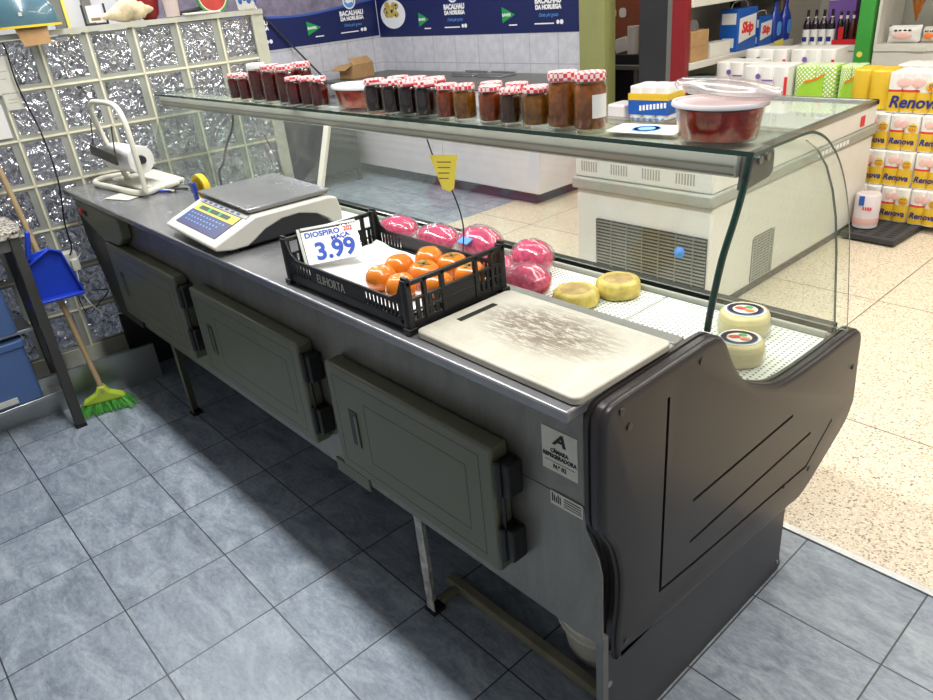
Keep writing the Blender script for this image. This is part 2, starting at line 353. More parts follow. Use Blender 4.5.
    def build(s, name, mats, parent=None, loc=(0, 0, 0), rot=(0, 0, 0), bev=0, seg=2, label=None, sub=0):
        bmesh.ops.recalc_face_normals(s.bm, faces=s.bm.faces)
        me = bpy.data.meshes.new(name); s.bm.to_mesh(me); s.bm.free()
        for m in (mats if isinstance(mats, (list, tuple)) else [mats]): me.materials.append(M[m] if isinstance(m, str) else m)
        o = bpy.data.objects.new(name, me); COL.objects.link(o); o.parent = parent; o.location = loc; o.rotation_euler = rot
        if bev:
            b = o.modifiers.new('bevel', 'BEVEL'); b.width = bev; b.segments = seg; b.limit_method = 'ANGLE'; b.angle_limit = .6; b.harden_normals = False
            for p in me.polygons: p.use_smooth = True
            try: me.set_sharp_from_angle(angle=.7)
            except Exception: pass
        elif any(p.use_smooth for p in me.polygons):
            me.set_sharp_from_angle(angle=.8)
        if sub: b = o.modifiers.new('sub', 'SUBSURF'); b.levels = b.render_levels = sub
        if label: o['label'] = label
        return o
def tag(o, label, cat, group=None):
    o['label'] = label; o['category'] = cat
    if group: o['group'] = group
    return o
def thing(name, label, cat, loc=(0, 0, 0), rz=0, group=None):
    o = bpy.data.objects.new(name, None); COL.objects.link(o); o.location = loc; o.rotation_euler = (0, 0, rz); o.empty_display_size = .05
    return tag(o, label, cat, group)
def struct(o): o['kind'] = 'structure'; return o
def dup(root, loc, rz=None, label=None, group=None):
    r = root.copy(); COL.objects.link(r); r.location = loc
    if rz is not None: r.rotation_euler = (0, 0, rz)
    if label: r['label'] = label
    if group: r['group'] = group
    for ch in list(root.children):
        c = ch.copy(); COL.objects.link(c); c.parent = r
        for g in list(ch.children):
            d = g.copy(); COL.objects.link(d); d.parent = c
    return r
def text(body, size, mat, parent, loc, rot, name='lettering', depth=.0006, align='CENTER', sx=1.0, bold=0.0, shear=0.0, spacing=1.0):
    c = bpy.data.curves.new('t', 'FONT'); c.body = body; c.size = size; c.extrude = depth; c.align_x = align; c.align_y = 'CENTER'; c.offset = bold; c.shear = shear
    c.space_line = spacing; c.resolution_u = 3
    t = bpy.data.objects.new('t', c); me = bpy.data.meshes.new_from_object(t); bpy.data.objects.remove(t); bpy.data.curves.remove(c)
    me.name = name; me.materials.clear(); me.materials.append(M[mat])
    o = bpy.data.objects.new(name, me); COL.objects.link(o); o.parent = parent; o.location = loc; o.rotation_euler = rot; o.scale = (sx, 1, 1); return o
def catmull(pts, n=6, closed=False):
    out = []; N = len(pts)
    for i in range(N if closed else N-1):
        p0 = pts[(i-1) % N] if closed or i else pts[i]; p1 = pts[i]; p2 = pts[(i+1) % N]; p3 = pts[(i+2) % N] if closed or i+2 < N else pts[i+1]
        for k in range(n):
            t = k/n
            out.append(tuple(.5*((2*p1[j])+(-p0[j]+p2[j])*t+(2*p0[j]-5*p1[j]+4*p2[j]-p3[j])*t*t+(-p0[j]+3*p1[j]-3*p2[j]+p3[j])*t**3) for j in range(len(p1))))
    if not closed: out.append(tuple(pts[-1]))
    return out
def inset(poly, d):
    n = len(poly); A = sum(poly[i][0]*poly[(i+1) % n][1]-poly[(i+1) % n][0]*poly[i][1] for i in range(n)); sg = 1 if A > 0 else -1; out = []
    for i in range(n):
        a = Vector(poly[i-1]); b = Vector(poly[i]); c = Vector(poly[(i+1) % n])
        t = ((b-a).normalized()+(c-b).normalized()); t = t.normalized() if t.length > 1e-6 else (c-b).normalized()
        nrm = Vector((-t.y, t.x))*sg; out.append((b.x+nrm.x*d, b.y+nrm.y*d))
    return out

# ------------------------------------------------------------ structure
def ground(name, x0, x1, y0, y1, mat, z=0, t=.1):
    return struct(MB().box(x0, x1, y0, y1, z-t, z).build(name, mat))
ground('floor', -8.5, 3.0, -3.2, 1.05, 'tile')
o = MB().box(-8.5, -3.52, 1.05, 6.8, -.1, 0).build('floor', 'tile'); struct(o)
o = MB().box(-3.52, 3.0, 1.05, 6.8, -.1, 0).build('floor', 'terrazzo'); struct(o)
struct(MB().box(-3.52, 3.0, 1.035, 1.062, -.01, .006).build('trim_1', 'alu', bev=.002))
struct(MB().box(-8.5, 3.0, -3.2, 6.8, 3.0, 3.1).build('ceiling', 'wallpaint'))
struct(MB().box(-8.5, 3.0, -3.3, -3.2, 0, 3.0).build('wall_operator_side', 'wallpaint'))
struct(MB().box(3.0, 3.1, -3.3, 6.9, 0, 3.0).build('wall_right', 'wallpaint'))
# fish corner walls
struct(MB().box(-6.45, -3.505, 4.2, 4.3, 0, 3.0).build('wall_back', 'walltile'))
struct(MB().box(-6.45, -6.29, 1.0, 4.2, 0, 3.0).build('wall_left', 'walltile'))
struct(MB().box(-6.45, -6.29, -3.2, 1.0, 0, 3.0).build('wall_left', 'wallpaint'))
# doorway room behind
struct(MB().box(-6.4, -3.0, 6.7, 6.8, 0, 3.0).build('wall_office', 'brownwall'))
struct(MB().box(-3.0, 3.0, 6.7, 6.8, 0, 3.0).build('wall_shop_back', 'shelfback'))
# pale green pillar
struct(MB().box(-3.505, -3.25, 4.18, 4.32, 0, 3.0).build('trim_3', 'olivepost'))
struct(MB().box(-2.93, -2.68, 4.20, 4.26, 0, 3.0).build('wall_charcoal', 'charcoal'))
struct(MB().box(-2.68, -2.63, 4.19, 4.27, 0, 3.0).build('trim_4', 'steel_dull'))

# glass block partition (turned six degrees)
TH = math.radians(6)
WB = Matrix.Translation((-3.1, 0, 0)) @ Matrix.Rotation(-TH, 4, 'Z')       # local +X faces the shop, local Y runs along the wall
def wp(s, z, off=0.0):
    v = WB @ Vector((off, s, z)); return tuple(v)
S0, S1 = -1.31, 1.09
mb = MB(); p = .2
cols = [round(-1.31+.2*i+.003, 4) for i in range(13)]
cols = [c for c in cols]; rows = [.168+.2025*i for i in range(8)]
mb.box(-.085, -.0, S0-.3, S0, 0, 1.62)
mb.box(-.085, -.0, S0, S1, 0, .175)
mb.box(-.085, .012, S0-.3, S1+.03, 1.583, 1.605)
mb.box(-.085, .004, S1-.03, S1+.03, 0, 1.583)
for z in rows[1:7]: mb.box(-.08, -.004, S0, S1, z-.007, z+.007)
for c in cols: mb.box(-.08, -.004, c-.007, c+.007, .17, 1.585)
wl_ = mb.build('wall_glass_block', ['grout']); wl_.matrix_world = WB; struct(wl_)
mb = MB()
for z in rows[1:7]: mb.box(-.004, .001, S0, S1, z-.0035, z+.0035)
for c in cols: mb.box(-.004, .001, c-.0035, c+.0035, .17, 1.583)
o = mb.build('joint', 'sealant', wl_)
mb = MB()
for i in range(len(cols)-1):
    for j in range(7):
        y0, y1, z0, z1 = cols[i]+.007, cols[i+1]-.007, rows[j]+.007, min(rows[j+1]-.007, 1.583)
        mb.box(-.074, -.010, y0, y1, z0, z1)
o = mb.build('glass_block', 'block', wl_)
mb = MB()   # smooth grey rims of the blocks
for i in range(len(cols)-1):
    for j in range(7):
        y0, y1, z0, z1 = cols[i]+.007, cols[i+1]-.007, rows[j]+.007, min(rows[j+1]-.007, 1.583); w = .021
        mb.box(-.012, -.007, y1-w-.006, y1, z0, z1); mb.box(-.012, -.007, y0, y0+.007, z0, z1)
        mb.box(-.012, -.0065, y0, y1, z0, z0+.013); mb.box(-.012, -.0065, y0, y1, z1-.007, z1)
o = mb.build('block_rim', 'rimgrey', wl_)
sb = struct(MB().box(-.002, .02, -.78, .105, 0, .185).build('baseboard_left', 'alu')); sb.matrix_world = Matrix.Translation((.235, 0, 0)) @ WB

# ------------------------------------------------------------ refrigerated counter
CT = thing('refrigerated_counter', 'long stainless steel refrigerated serving counter with curved glass and black end panels', 'display counter', (0, 0, 0))
prof = [(.03, .37), (.03, .93), (.335, .93), (.345, .64), (1.05, .64), (1.13, .66), (1.165, .55), (1.13, .40), (.86, .28), (.55, .37)]
MB().prism(prof, -3.0, -.046, 'x').build('cabinet_body', 'steel', CT, bev=.004)
MB().box(-3.045, -.042, -.018, .315, .931, .955).build('worktop', 'steel_top', CT, bev=.004)
MB().box(-3.0, -.042, .305, .343, .925, .959).build('worktop_rear_rim', 'steel_dull', CT, bev=.006)
MB().box(-3.0, -.042, .335, .345, .60, .945).build('well_wall', 'steel_dull', CT)
mb = MB()
for k in range(6): mb.box(-.045-.5*(k+1)+.003, -.045-.5*k-.003 if k else -.046, .348, 1.045, .668, .678)
mb.build('perforated_tray', 'tray', CT, bev=.002)
mb = MB().box(-3.0, -.046, 1.05, 1.12, .655, .678).box(-3.0, -.046, 1.048, 1.062, .655, .694)
mb.build('front_rail', 'freezer_trim', CT, bev=.004)
MB().box(-3.0, -.046, 1.085, 1.115, .678, .70).build('glass_channel', 'rubber', CT)
MB().box(-3.0, -.046, .84, .86, 0.0, .30).build('customer_skirt', 'steel_dull', CT)
# end panels
def end_panel(x_in, sgn, grooves):
    base = [(.026, .70), (.026, .80), (.027, .905), (.036, .935), (.062, .95), (.15, .952), (.28, .954), (.37, .955), (.408, .946), (.435, .925), (.455, .892), (.478, .855), (.505, .82), (.55, .778), (.61, .744), (.70, .706), (.80, .692), (.95, .686), (1.08, .684), (1.14, .68), (1.175, .665), (1.19, .635), (1.196, .56), (1.212, .44), (1.20, .40), (1.165, .358), (1.05, .295), (.93, .24), (.84, .243), (.5, .27), (.2, .291), (.085, .298), (.071, .31), (.07, .38), (.079, .45), (.081, .52), (.074, .57), (.058, .625), (.036, .665)]
    pts = catmull(base, 3, True)
    secs = [(.000, .006), (.004, .0), (.013, .0), (.0150, .0045), (.0185, .0045), (.0205, .0), (.033, .0), (.0355, .003), (.0380, .0045), (.042, .005), (.0445, .009), (.046, .016)]
    mb = MB(); vs = []; n = len(pts)
    for d, ins in secs:
        q = inset(pts, ins)
        vs += [(x_in+sgn*d, a, b) for a, b in q]
    fs = [(i*n+k, i*n+(k+1) % n, (i+1)*n+(k+1) % n, (i+1)*n+k) for i in range(len(secs)-1) for k in range(n)]
    v = mb.faces(vs, fs, True)
    mb.bm.faces.new(v[:n][::-1]); mb.bm.faces.new(v[-n:])
    o = mb.build('end_panel', 'panel', CT)
    if grooves:
        g = MB(); xf = x_in+sgn*.046; w = .0045
        for line in [[(.227, .885), (.2245, .395)], [(.342, .575), (.79, .572)], [(.34, .46), (.918, .456)], [(.2245, .395), (.36, .382), (.924, .343), (1.055, .43)]]:
            for a, b in zip(line, line[1:]):
                A = Vector((xf, a[0], a[1])); B = Vector((xf, b[0], b[1])); d = (B-A).normalized()*.004
                g.bar(A-d, B+d, .014, w*2, up=(0, -(b[1]-a[1]), (b[0]-a[0])))
        c = g.build('cutter', 'rubber')
        bm = o.modifiers.new('b', 'BOOLEAN'); bm.object = c; bm.operation = 'DIFFERENCE'; bm.solver = 'EXACT'; bm.use_self = True
        dg = bpy.context.evaluated_depsgraph_get(); me = bpy.data.meshes.new_from_object(o.evaluated_get(dg))
        ok = len(me.polygons) > len(o.data.polygons)
        o.modifiers.clear()
        if ok: o.data = me
        bpy.data.objects.remove(c)
    return o
EP = end_panel(-.046, 1, True); end_panel(-3.0, -1, False)
for i, (y, z) in enumerate([(.080, .928), (.103, .885), (.336, .922), (1.148, .562), (.945, .322), (.102, .343), (.80, .345)]):
    MB().cyl((-.001, y, z), (.0025, y, z), .0075, 14).cyl((.0025, y, z), (.003, y, z), .003, 6).build('screw', 'dark_steel', CT)
mb = MB().prism([(.048, 0.0), (.86, .0), (.875, .015), (.86, .05), (.855, .30), (.048, .33)], -.034, -.012, 'x')
mb.build('kick_panel', 'kick', CT, bev=.003)
MB().cyl((-.012, .06, .235), (-.009, .06, .235), .008, 12).build('screw', 'alu', CT)
MB().cyl((-.012, .845, .04), (-.009, .845, .04), .006, 12).build('screw', 'alu', CT)
MB().prism([(.035, 0.0), (.855, .0), (.855, .29), (.035, .32)], -3.03, -3.01, 'x').build('kick_panel', 'kick', CT)
MB().box(-.022, -.003, .029, .046, 0, .40).build('end_post', 'steel_dull', CT)
MB().prism([(-.30, .378), (-.30, .72), (-.046, .72), (-.042, .672), (-.030, .645), (-.012, .612), (-.003, .575), (-.003, .378)], .0282, .0302, 'y').build('front_sheet', 'steel', CT)
MB().prism([(-3.04, .93), (-3.04, .70), (-2.99, .62), (-2.93, .48), (-2.87, .372), (-2.58, .372), (-2.58, .93)], .018, .0282, 'y').build('black_side_sheet', 'black', CT)
# doors
def door(x0, x1, z0=.462, z1=.788, latch=.0):
    d = MB().box(x0, x1, -.021, .029, z0, z1).build('door', 'olive', CT, bev=.007)
    g = MB(); y = -.0213
    def ring(a0, a1, b0, b1, w=.0012):
        g.box(a0, a1, y, y+.001, b0-w, b0+w); g.box(a0, a1, y, y+.001, b1-w, b1+w); g.box(a0-w, a0+w, y, y+.001, b0, b1); g.box(a1-w, a1+w, y, y+.001, b0, b1)
    ring(x0+.03, x1-.04, z0+.03, z1-.03); ring(x0+.16, x1-.085, z0+.075, z1-.075)
    g.build('seam', 'olive_line', d)
    lx = x0+.085+latch; zz = z1-.115
    MB().box(lx-.002, lx+.038, -.0218, -.018, zz-.108, zz+.002).build('latch_frame', 'olive_line', d)
    MB().box(lx, lx+.036, -.0225, -.019, zz-.106, zz).build('latch_recess', 'black', d)
    MB().box(lx+.024, lx+.036, -.0255, -.0225, zz-.104, zz-.010).build('latch_handle', 'olive', d, bev=.002)
    for z in (z1-.07, z0+.085):
        m = MB().box(x1+.002, x1+.038, -.014, .029, z-.042, z+.042)
        m.cyl((x1+.012, -.016, z-.045), (x1+.012, -.016, z+.045), .009, 12)
        m.build('hinge', 'black', CT, bev=.005)
    MB().cyl((x1+.014, -.008, z0+.10), (x1+.014, -.008, z1-.09), .0045, 8).build('hinge_rod', 'black', CT)
door(-2.60, -1.865); door(-1.733, -1.008); door(-.870, -.245)
MB().box(-1.0, -.83, .024, .034, .352, .40).build('bottom_lip', 'olive', CT, bev=.003)
# control box
cb = MB().prism([(-2.90, .925), (-2.36, .925), (-2.36, .84), (-2.43, .80), (-2.62, .79), (-2.88, .86)], -.015, .028, 'y').build('control_box', 'olive', CT, bev=.006)
MB().cyl((-2.83, -.016, .885), (-2.83, -.024, .885), .014, 14).build('red_switch', 'red', cb)
MB().box(-2.80, -2.76, -.0165, -.014, .87, .895).build('switch_plate', 'rubber', cb)
# legs and base rails
for lx, m in ((-.66, 'chip'), (-2.35, 'olive')):
    MB().box(lx-.004, lx+.032, .045, .049, .012, .40).box(lx-.004, lx, .045, .08, .012, .40).build('leg', m, CT, label='leg with chipped paint' if m == 'chip' else None)
    MB().box(lx-.008, lx+.036, .04, .085, 0, .013).build('foot', 'rubber', CT)
for lx in (-.66, -2.35): MB().box(lx-.004, lx+.032, .80, .83, 0, .40).build('leg', 'steel_dull', CT)
MB().box(-.69, -.036, .147, .177, 0.004, .034).build('base_rail', 'rail_wood', CT, bev=.003)
MB().box(-.655, -.635, .085, .147, .008, .028).build('base_rail', 'rail_wood', CT, bev=.003)
# stickers
st = MB().box(-.148, -.060, .0285, .030, .770, .868).build('information_sticker', 'sticker', CT)
text('A', .036, 'ink', st, (-.104, .0282, .846), (PI/2, 0, 0), 'logo_letter', bold=.0012, shear=.25, sx=1.25)
text('CÂMARA\nREFRIGERADORA', .0125, 'ink', st, (-.104, .0282, .812), (PI/2, 0, 0), bold=.0004, sx=.86)
text('N.º 02', .0125, 'ink', st, (-.104, .0282, .783), (PI/2, 0, 0), bold=.0004)
MB().box(-.142, -.066, .0281, .0286, .7925, .7935).build('rule', 'ink', st)
s2 = MB().box(-.130, -.048, .0268, .0281, .690, .722).build('service_sticker', 'sticker', CT)
m = MB()
for k in range(4): m.box(-.095, -.052, .0263, .0268, .697+.006*k, .699+.006*k)
for k in range(5): m.box(-.126+.005*k, -.123+.005*k, .0263, .0268, .698, .718-.003*(k % 3))
m.build('print', 'ink', s2)
# curved front glass
def sheet(profile, x0, x1, t, mat, name, closed=False, edge='glass_edge', n=5):
    pts = catmull(profile, n); off = []
    for i, q in enumerate(pts):
        a = Vector(pts[max(0, i-1)]); b = Vector(pts[min(len(pts)-1, i+1)]); d = (b-a).normalized(); off.append((q[0]-d.y*t*-1*-1, q[1]+d.x*t))
    mb = MB(); N = len(pts); vs = []
    for x in (x0, x1): vs += [(x, a, b) for a, b in pts]+[(x, a, b) for a, b in off]
    fs = []; ed = []
    for i in range(N-1):
        fs.append((i, i+1, 2*N+i+1, 2*N+i)); fs.append((N+i, 2*N+N+i, 2*N+N+i+1, N+i+1))
        ed.append((i, N+i, N+i+1, i+1)); ed.append((2*N+i, 2*N+i+1, 3*N+i+1, 3*N+i))
    v = mb.faces(vs, fs, True)
    for f in ed:
        q = mb.bm.faces.new([v[k] for k in f]); q.material_index = 1
    for f in ((0, 2*N, 3*N, N), (N-1, 2*N-1, 4*N-1, 3*N-1)):
        q = mb.bm.faces.new([v[k] for k in f]); q.material_index = 1
    return mb.build(name, [mat, edge], CT)
gp = [(.485, 1.2890), (.52, 1.2890), (.58, 1.2890), (.63, 1.2890), (.68, 1.2890), (.73, 1.284), (.795, 1.257), (.86, 1.207), (.909, 1.150), (.95, 1.085), (.985, 1.01), (1.015, .92), (1.04, .834), (1.06, .765), (1.078, .70)]
sheet(gp, -2.98, -.006, .006, 'clear', 'curved_front_glass', edge='thin_edge')
MB().box(-2.98, -.006, .482, .486, 1.287, 1.296).build('rear_glass_edge', 'glass_edge', CT)
# end glass panes
def pane(x, edge):
    out = [(.395, .955), (.403, .999), (.432, 1.096), (.47, 1.17), (.497, 1.235), (.515, 1.278), (.545, 1.283), (.60, 1.283), (.67, 1.281), (.73, 1.271), (.79, 1.240), (.85, 1.19), (.90, 1.125), (.94, 1.05), (.975, .95), (1.015, .80), (1.045, .69), (.80, .675), (.60, .70), (.46, .80), (.42, .93)]
    n = len(out); mb = MB(); t = .006
    v = mb.faces([(x, a, b) for a, b in out]+[(x-t, a, b) for a, b in out], [])
    for L in (v[:n], v[n:][::-1]): mb.bm.faces.new(L)
    for i in range(16):
        q = mb.bm.faces.new((v[i], v[i+1], v[n+i+1], v[n+i])); q.material_index = 1 if i >= 5 else 2
    return mb.build('end_glass', ['clear_end', 'thin_edge', 'glass_edge'], CT)
pane(-.020, True); pane(-2.97, False)
# thick polished rear edge of the end glass
MB().tube(catmull([(-.026, .395, .957), (-.026, .403, .999), (-.026, .432, 1.096), (-.026, .47, 1.17), (-.026, .497, 1.235), (-.026, .51, 1.284)], 4), .0075, 8).build('polished_glass_edge', 'glass_edge', CT)
# light canopy
cn = MB().prism([(.497, 1.240), (.492, 1.262), (.495, 1.285), (.60, 1.285), (.60, 1.262), (.585, 1.238)], -2.96, -.045, 'x').build('light_canopy', 'beam', CT, bev=.002)
MB().box(-2.95, -.05, .490, .4925, 1.261, 1.265).box(-2.95, -.05, .492, .495, 1.245, 1.247).build('canopy_seam', 'freezer_trim', cn)
hb = MB().prism([(.500, 1.215), (.510, 1.282), (.60, 1.284), (.612, 1.270), (.612, 1.232), (.598, 1.222)], -.045, -.028, 'x').build('canopy_bracket', 'steel_dull', CT, bev=.003)
for y in (.545, .575): MB().cyl((-.028, y, 1.268), (-.021, y, 1.268), .008, 12).build('bracket_bolt', 'alu', hb)
# rear sliding acrylic pane and its white post
MB().faces and None
rp = MB(); rp.faces([(-2.97, .395, .97), (-1.52, .395, .97), (-1.52, .485, 1.245), (-2.97, .485, 1.245), (-2.97, .399, .97), (-1.52, .399, .97), (-1.52, .489, 1.245), (-2.97, .489, 1.245)], [(0, 1, 2, 3), (7, 6, 5, 4), (0, 4, 5, 1), (2, 6, 7, 3), (1, 5, 6, 2), (0, 3, 7, 4)])
rp.build('sliding_pane', 'acrylic', CT)
po = MB().bar((-1.50, .392, .972), (-1.50, .488, 1.245), .030, .012, up=(0, 1, -.3)).build('sliding_post', 'cream', CT, bev=.002)
MB().cyl((-1.50, .41, 1.055), (-1.50, .375, 1.06), .009, 12).build('knob', 'alu', po)
MB().tube(catmull([(-1.13, .60, 1.24), (-1.10, .60, 1.16), (-1.03, .60, 1.07), (-.99, .60, .96), (-1.03, .62, .80), (-1.05, .7, .665)], 6), .0022, 6).build('sensor_cable', 'black', CT)
MB().tube(catmull([(-2.33, .55, 1.24), (-2.30, .52, 1.18), (-2.36, .50, 1.10), (-2.42, .50, 1.03), (-2.5, .5, .95), (-2.5, .52, .67)], 6), .006, 6).build('drain_hose', 'dark_steel', CT)

# ------------------------------------------------------------ things on the worktop
b = MB()
def rrect(x0, x1, y0, y1, r, n=6):
    o = []
    for cx, cy, a0 in ((x1-r, y1-r, 0), (x0+r, y1-r, PI/2), (x0+r, y0+r, PI), (x1-r, y0+r, 1.5*PI)):
        for k in range(n+1): a = a0+PI/2*k/n; o.append((cx+r*math.cos(a), cy+r*math.sin(a)))
    return o
bd = MB().prism(rrect(-.226, .226, -.142, .142, .018), 0, .016, 'z').build('cutting_board', 'board', None, (-.262, .149, .9565), (0, 0, math.radians(-.6)), bev=.003)
tag(bd, 'white plastic cutting board with brown knife stains on the steel worktop', 'cutting board')
MB().box(-.195, -.178, -.05, .06, .0158, .0168).build('hand_slot', 'dark_steel', bd, bev=.0004)
m = MB(); 
for k in range(1): 
    m.box(-.20, .20, -.128, -.1265, .0158, .0165); m.box(-.20, .20, .1265, .128, .0158, .0165); m.box(.208, .2095, -.12, .12, .0158, .0165)
m.build('juice_groove', 'sticker', bd)

# crate
CR = thing('produce_crate', 'black plastic produce crate holding orange persimmons on the counter', 'crate', (-.765, .155, .957), 0)
hx, hy = .262, .148
m = MB().prism(rrect(-hx+.012, hx-.012, -hy+.01, hy-.01, .02), 0, .012, 'z').prism(rrect(-hx+.004, hx-.004, -hy+.003, hy-.003, .022), .010, .022, 'z'); m.build('base', 'black', CR, bev=.002)
def slotted(m, x0, x1, z0, z1, y, side, nslot, axis='x', t=.004, frac=.5):
    w = (x1-x0)/nslot
    for i in range(nslot):
        a = x0+w*i
        if axis == 'x': m.box(a+w*frac, a+w, y-t/2, y+t/2, z0, z1)
        else: m.box(y-t/2, y+t/2, a+w*frac, a+w, z0, z1)
def longside(sy):
    m = MB(); y = sy*(hy-.004); t = .0045
    m.box(-hx, hx, y-t/2, y+t/2, .012, .030); m.box(-hx, hx, y-t/2-.001, y+t/2+.001, .064, .074)
    m.box(-hx, -hx+.055, y-t/2, y+t/2, .03, .064) if False else None
    slotted(m, -hx+.03, -hx+.13, .03, .064, y, 1, 7)
    m.box(-hx+.13, .10, y-t/2, y+t/2, .03, .064); slotted(m, .10, hx-.03, .03, .064, y, 1, 9)
    m.box(-hx-.002, hx+.002, y-sy*.000-.004, y+.004, .030, .033)
    for s in (-1, 1): # swept up ends
        m.prism([(s*(hx-.07), .070), (s*(hx-.035), .088), (s*(hx-.02), .118), (s*hx, .118), (s*hx, .02), (s*(hx-.03), .02), (s*(hx-.03), .066)], y-t/2, y+t/2, 'y')
    return m.build('long_side', 'black', CR, bev=.0008, seg=1)
longside(-1); longside(1)
def endside(sx):
    m = MB(); x = sx*(hx-.003); t = .0045
    m.box(x-t/2, x+t/2, -hy, hy, .012, .028); m.box(x-.005, x+.005, -hy, hy, .110, .120); m.box(x-.004, x+.004, -hy, hy, .073, .079)
    m.box(x-t/2, x+t/2, -.04, .05, .028, .075); slotted(m, -hy+.02, -.04, .028, .073, x, 1, 5, 'y', frac=.35); slotted(m, .05, hy-.02, .028, .073, x, 1, 5, 'y', frac=.35)
    m.box(x-.003, x+.003, -hy+.01, hy-.01, .048, .052)
    for y in (-.095, -.045, .055, .105): m.box(x-.005, x+.005, y-.005, y+.005, .02, .118)
    return m.build('end_side', 'black', CR, bev=.0008, seg=1)
endside(-1); endside(1)
for sx in (-1, 1):
    for sy in (-1, 1):
        m = MB(); x = sx*(hx-.006); y = sy*(hy-.006)
        m.prism(rrect(x-.012 if sx > 0 else x-.008, x+.008 if sx > 0 else x+.012, y-.012 if sy > 0 else y-.008, y+.008 if sy > 0 else y+.012, .006, 3), .006, .124, 'z')
        m.box(x-.01, x+.01, y-.004, y+.004, .122, .130); m.box(x-.012, x+.012, y-.012, y+.012, .0, .014)
        m.build('corner_post', 'black', CR, bev=.0015)
text('ELIHORTA', .034, 'sticker', CR, (-.045, -hy+.001, .047), (PI/2, 0, 0), sx=.78, bold=-.0005)
ln = MB(); G = 14; vs = []; random.seed(3)
for i in range(G+1):
    for j in range(G+1):
        u, v = i/G, j/G; vs.append((-.235+.46*u, -.128+.256*v, .0255+.004*random.random()+(.012*(1-min(1, min(v, 1-v)*12)))*.6+.012*math.exp(-((u-.02)/.08)**2)))
ln.faces(vs, [(i*(G+1)+j, (i+1)*(G+1)+j, (i+1)*(G+1)+j+1, i*(G+1)+j+1) for i in range(G) for j in range(G)], True)
o = ln.build('paper_liner', 'paper', None, (-.765, .155, .957)); so = o.modifiers.new('s', 'SOLIDIFY'); so.thickness = .001; so.offset = 1
tag(o, 'crumpled white paper sheet lining the black crate', 'paper')
# persimmons
def persimmon(name):
    m = MB(); prof_ = [(0.0001, .006), (.012, .002), (.024, .004), (.034, .016), (.0385, .029), (.036, .043), (.026, .053), (.012, .055), (.0001, .052)]
    m.lathe([(max(r, .0001), z) for r, z in prof_], 20); vs = m.bm.verts
    for v in vs:
        a = math.atan2(v.co.y, v.co.x); k = 1+.035*math.cos(4*a); v.co.x *= k; v.co.y *= k
    o = m.build(name, 'persimmon'); 
    c = MB()
    for q in range(4):
        a = q*PI/2+.3; c.faces([(0, 0, .0535), (.012*math.cos(a-.5), .012*math.sin(a-.5), .0562), (.020*math.cos(a), .020*math.sin(a), .0560), (.012*math.cos(a+.5), .012*math.sin(a+.5), .0562)], [(0, 1, 2, 3)])
    c.cyl((0, 0, .053), (0, 0, .058), .003, 8)
    c.build('calyx', 'calyx', o); return o
per = [(-.717, .092, 0, 'front left persimmon nearest the price card'), (-.742, .165, 0, 'persimmon behind the front left one on the white paper'), (-.706, .236, .004, 'rearmost persimmon standing highest at the back of the crate'),
       (-.640, .165, .004, 'persimmon in the middle of the crate behind the front corner post'), (-.630, .085, 0, 'persimmon by the front right corner of the crate'), (-.630, .248, .0, 'persimmon by the rear right corner of the crate'),
       (-.556, .140, 0, 'persimmon seen through the left window of the crate end'), (-.548, .232, 0, 'persimmon seen through the right window of the crate end')]
p0 = persimmon('persimmon')
for i, (x, y, dz, lb) in enumerate(per):
    o = p0 if i == 0 else None
    if o is None:
        o = p0.copy(); COL.objects.link(o)
        c = p0.children[0].copy(); COL.objects.link(c); c.parent = o
    o.location = (x, y, .9865+dz); o.rotation_euler = ((PI if i in (0, 1, 2, 4) else 0)+random.uniform(-.1, .1), random.uniform(-.1, .1), random.uniform(0, 3))
    if i in (0, 1, 2, 4): o.location.z += .057
    tag(o, 'orange '+lb, 'persimmon', 'persimmons in the crate')
# price card
PC = thing('price_card', 'clear card holder with handwritten blue 3.99 price leaning in the crate', 'price card')
ax = Vector((.37, .93, 0)).normalized(); ay = Vector((-.67, -.11, .735)); ay = (ay-ax*ax.dot(ay)).normalized(); az = ax.cross(ay)
PC.matrix_world = Matrix(((ax.x, ay.x, az.x, -.965), (ax.y, ay.y, az.y, .118), (ax.z, ay.z, az.z, 1.044), (0, 0, 0, 1)))
w, h = .070, .046
MB().box(-w-.010, w+.008, -h-.006, h+.010, -.003, 0).build('card_holder', 'acrylic', PC)
MB().box(-w, w, -h, h, 0.0003, .001).build('card', 'label_white', PC)
MB().box(-w-.010, -w-.002, -h-.006, h+.010, .0, .004).box(-w, w+.008, h+.003, h+.011, 0, .004).build('holder_rim', 'rimgrey', PC, bev=.001)
text('3.99', .066, 'blueink', PC, (.008, -.016, .0014), (0, 0, 0), 'price', bold=.0022, sx=.95, depth=.0003)
text('DIOSPIRO', .020, 'blueink', PC, (-.016, .034, .0014), (0, 0, 0), sx=1.05, depth=.0003, bold=.0007)
text('MAÇA', .016, 'blueink', PC, (.028, .018, .0014), (0, 0, .1), sx=1.1, depth=.0003, bold=.0007)
text('202', .018, 'redink', PC, (.053, .036, .0014), (0, 0, 0), sx=.9, depth=.0003, bold=.0007)

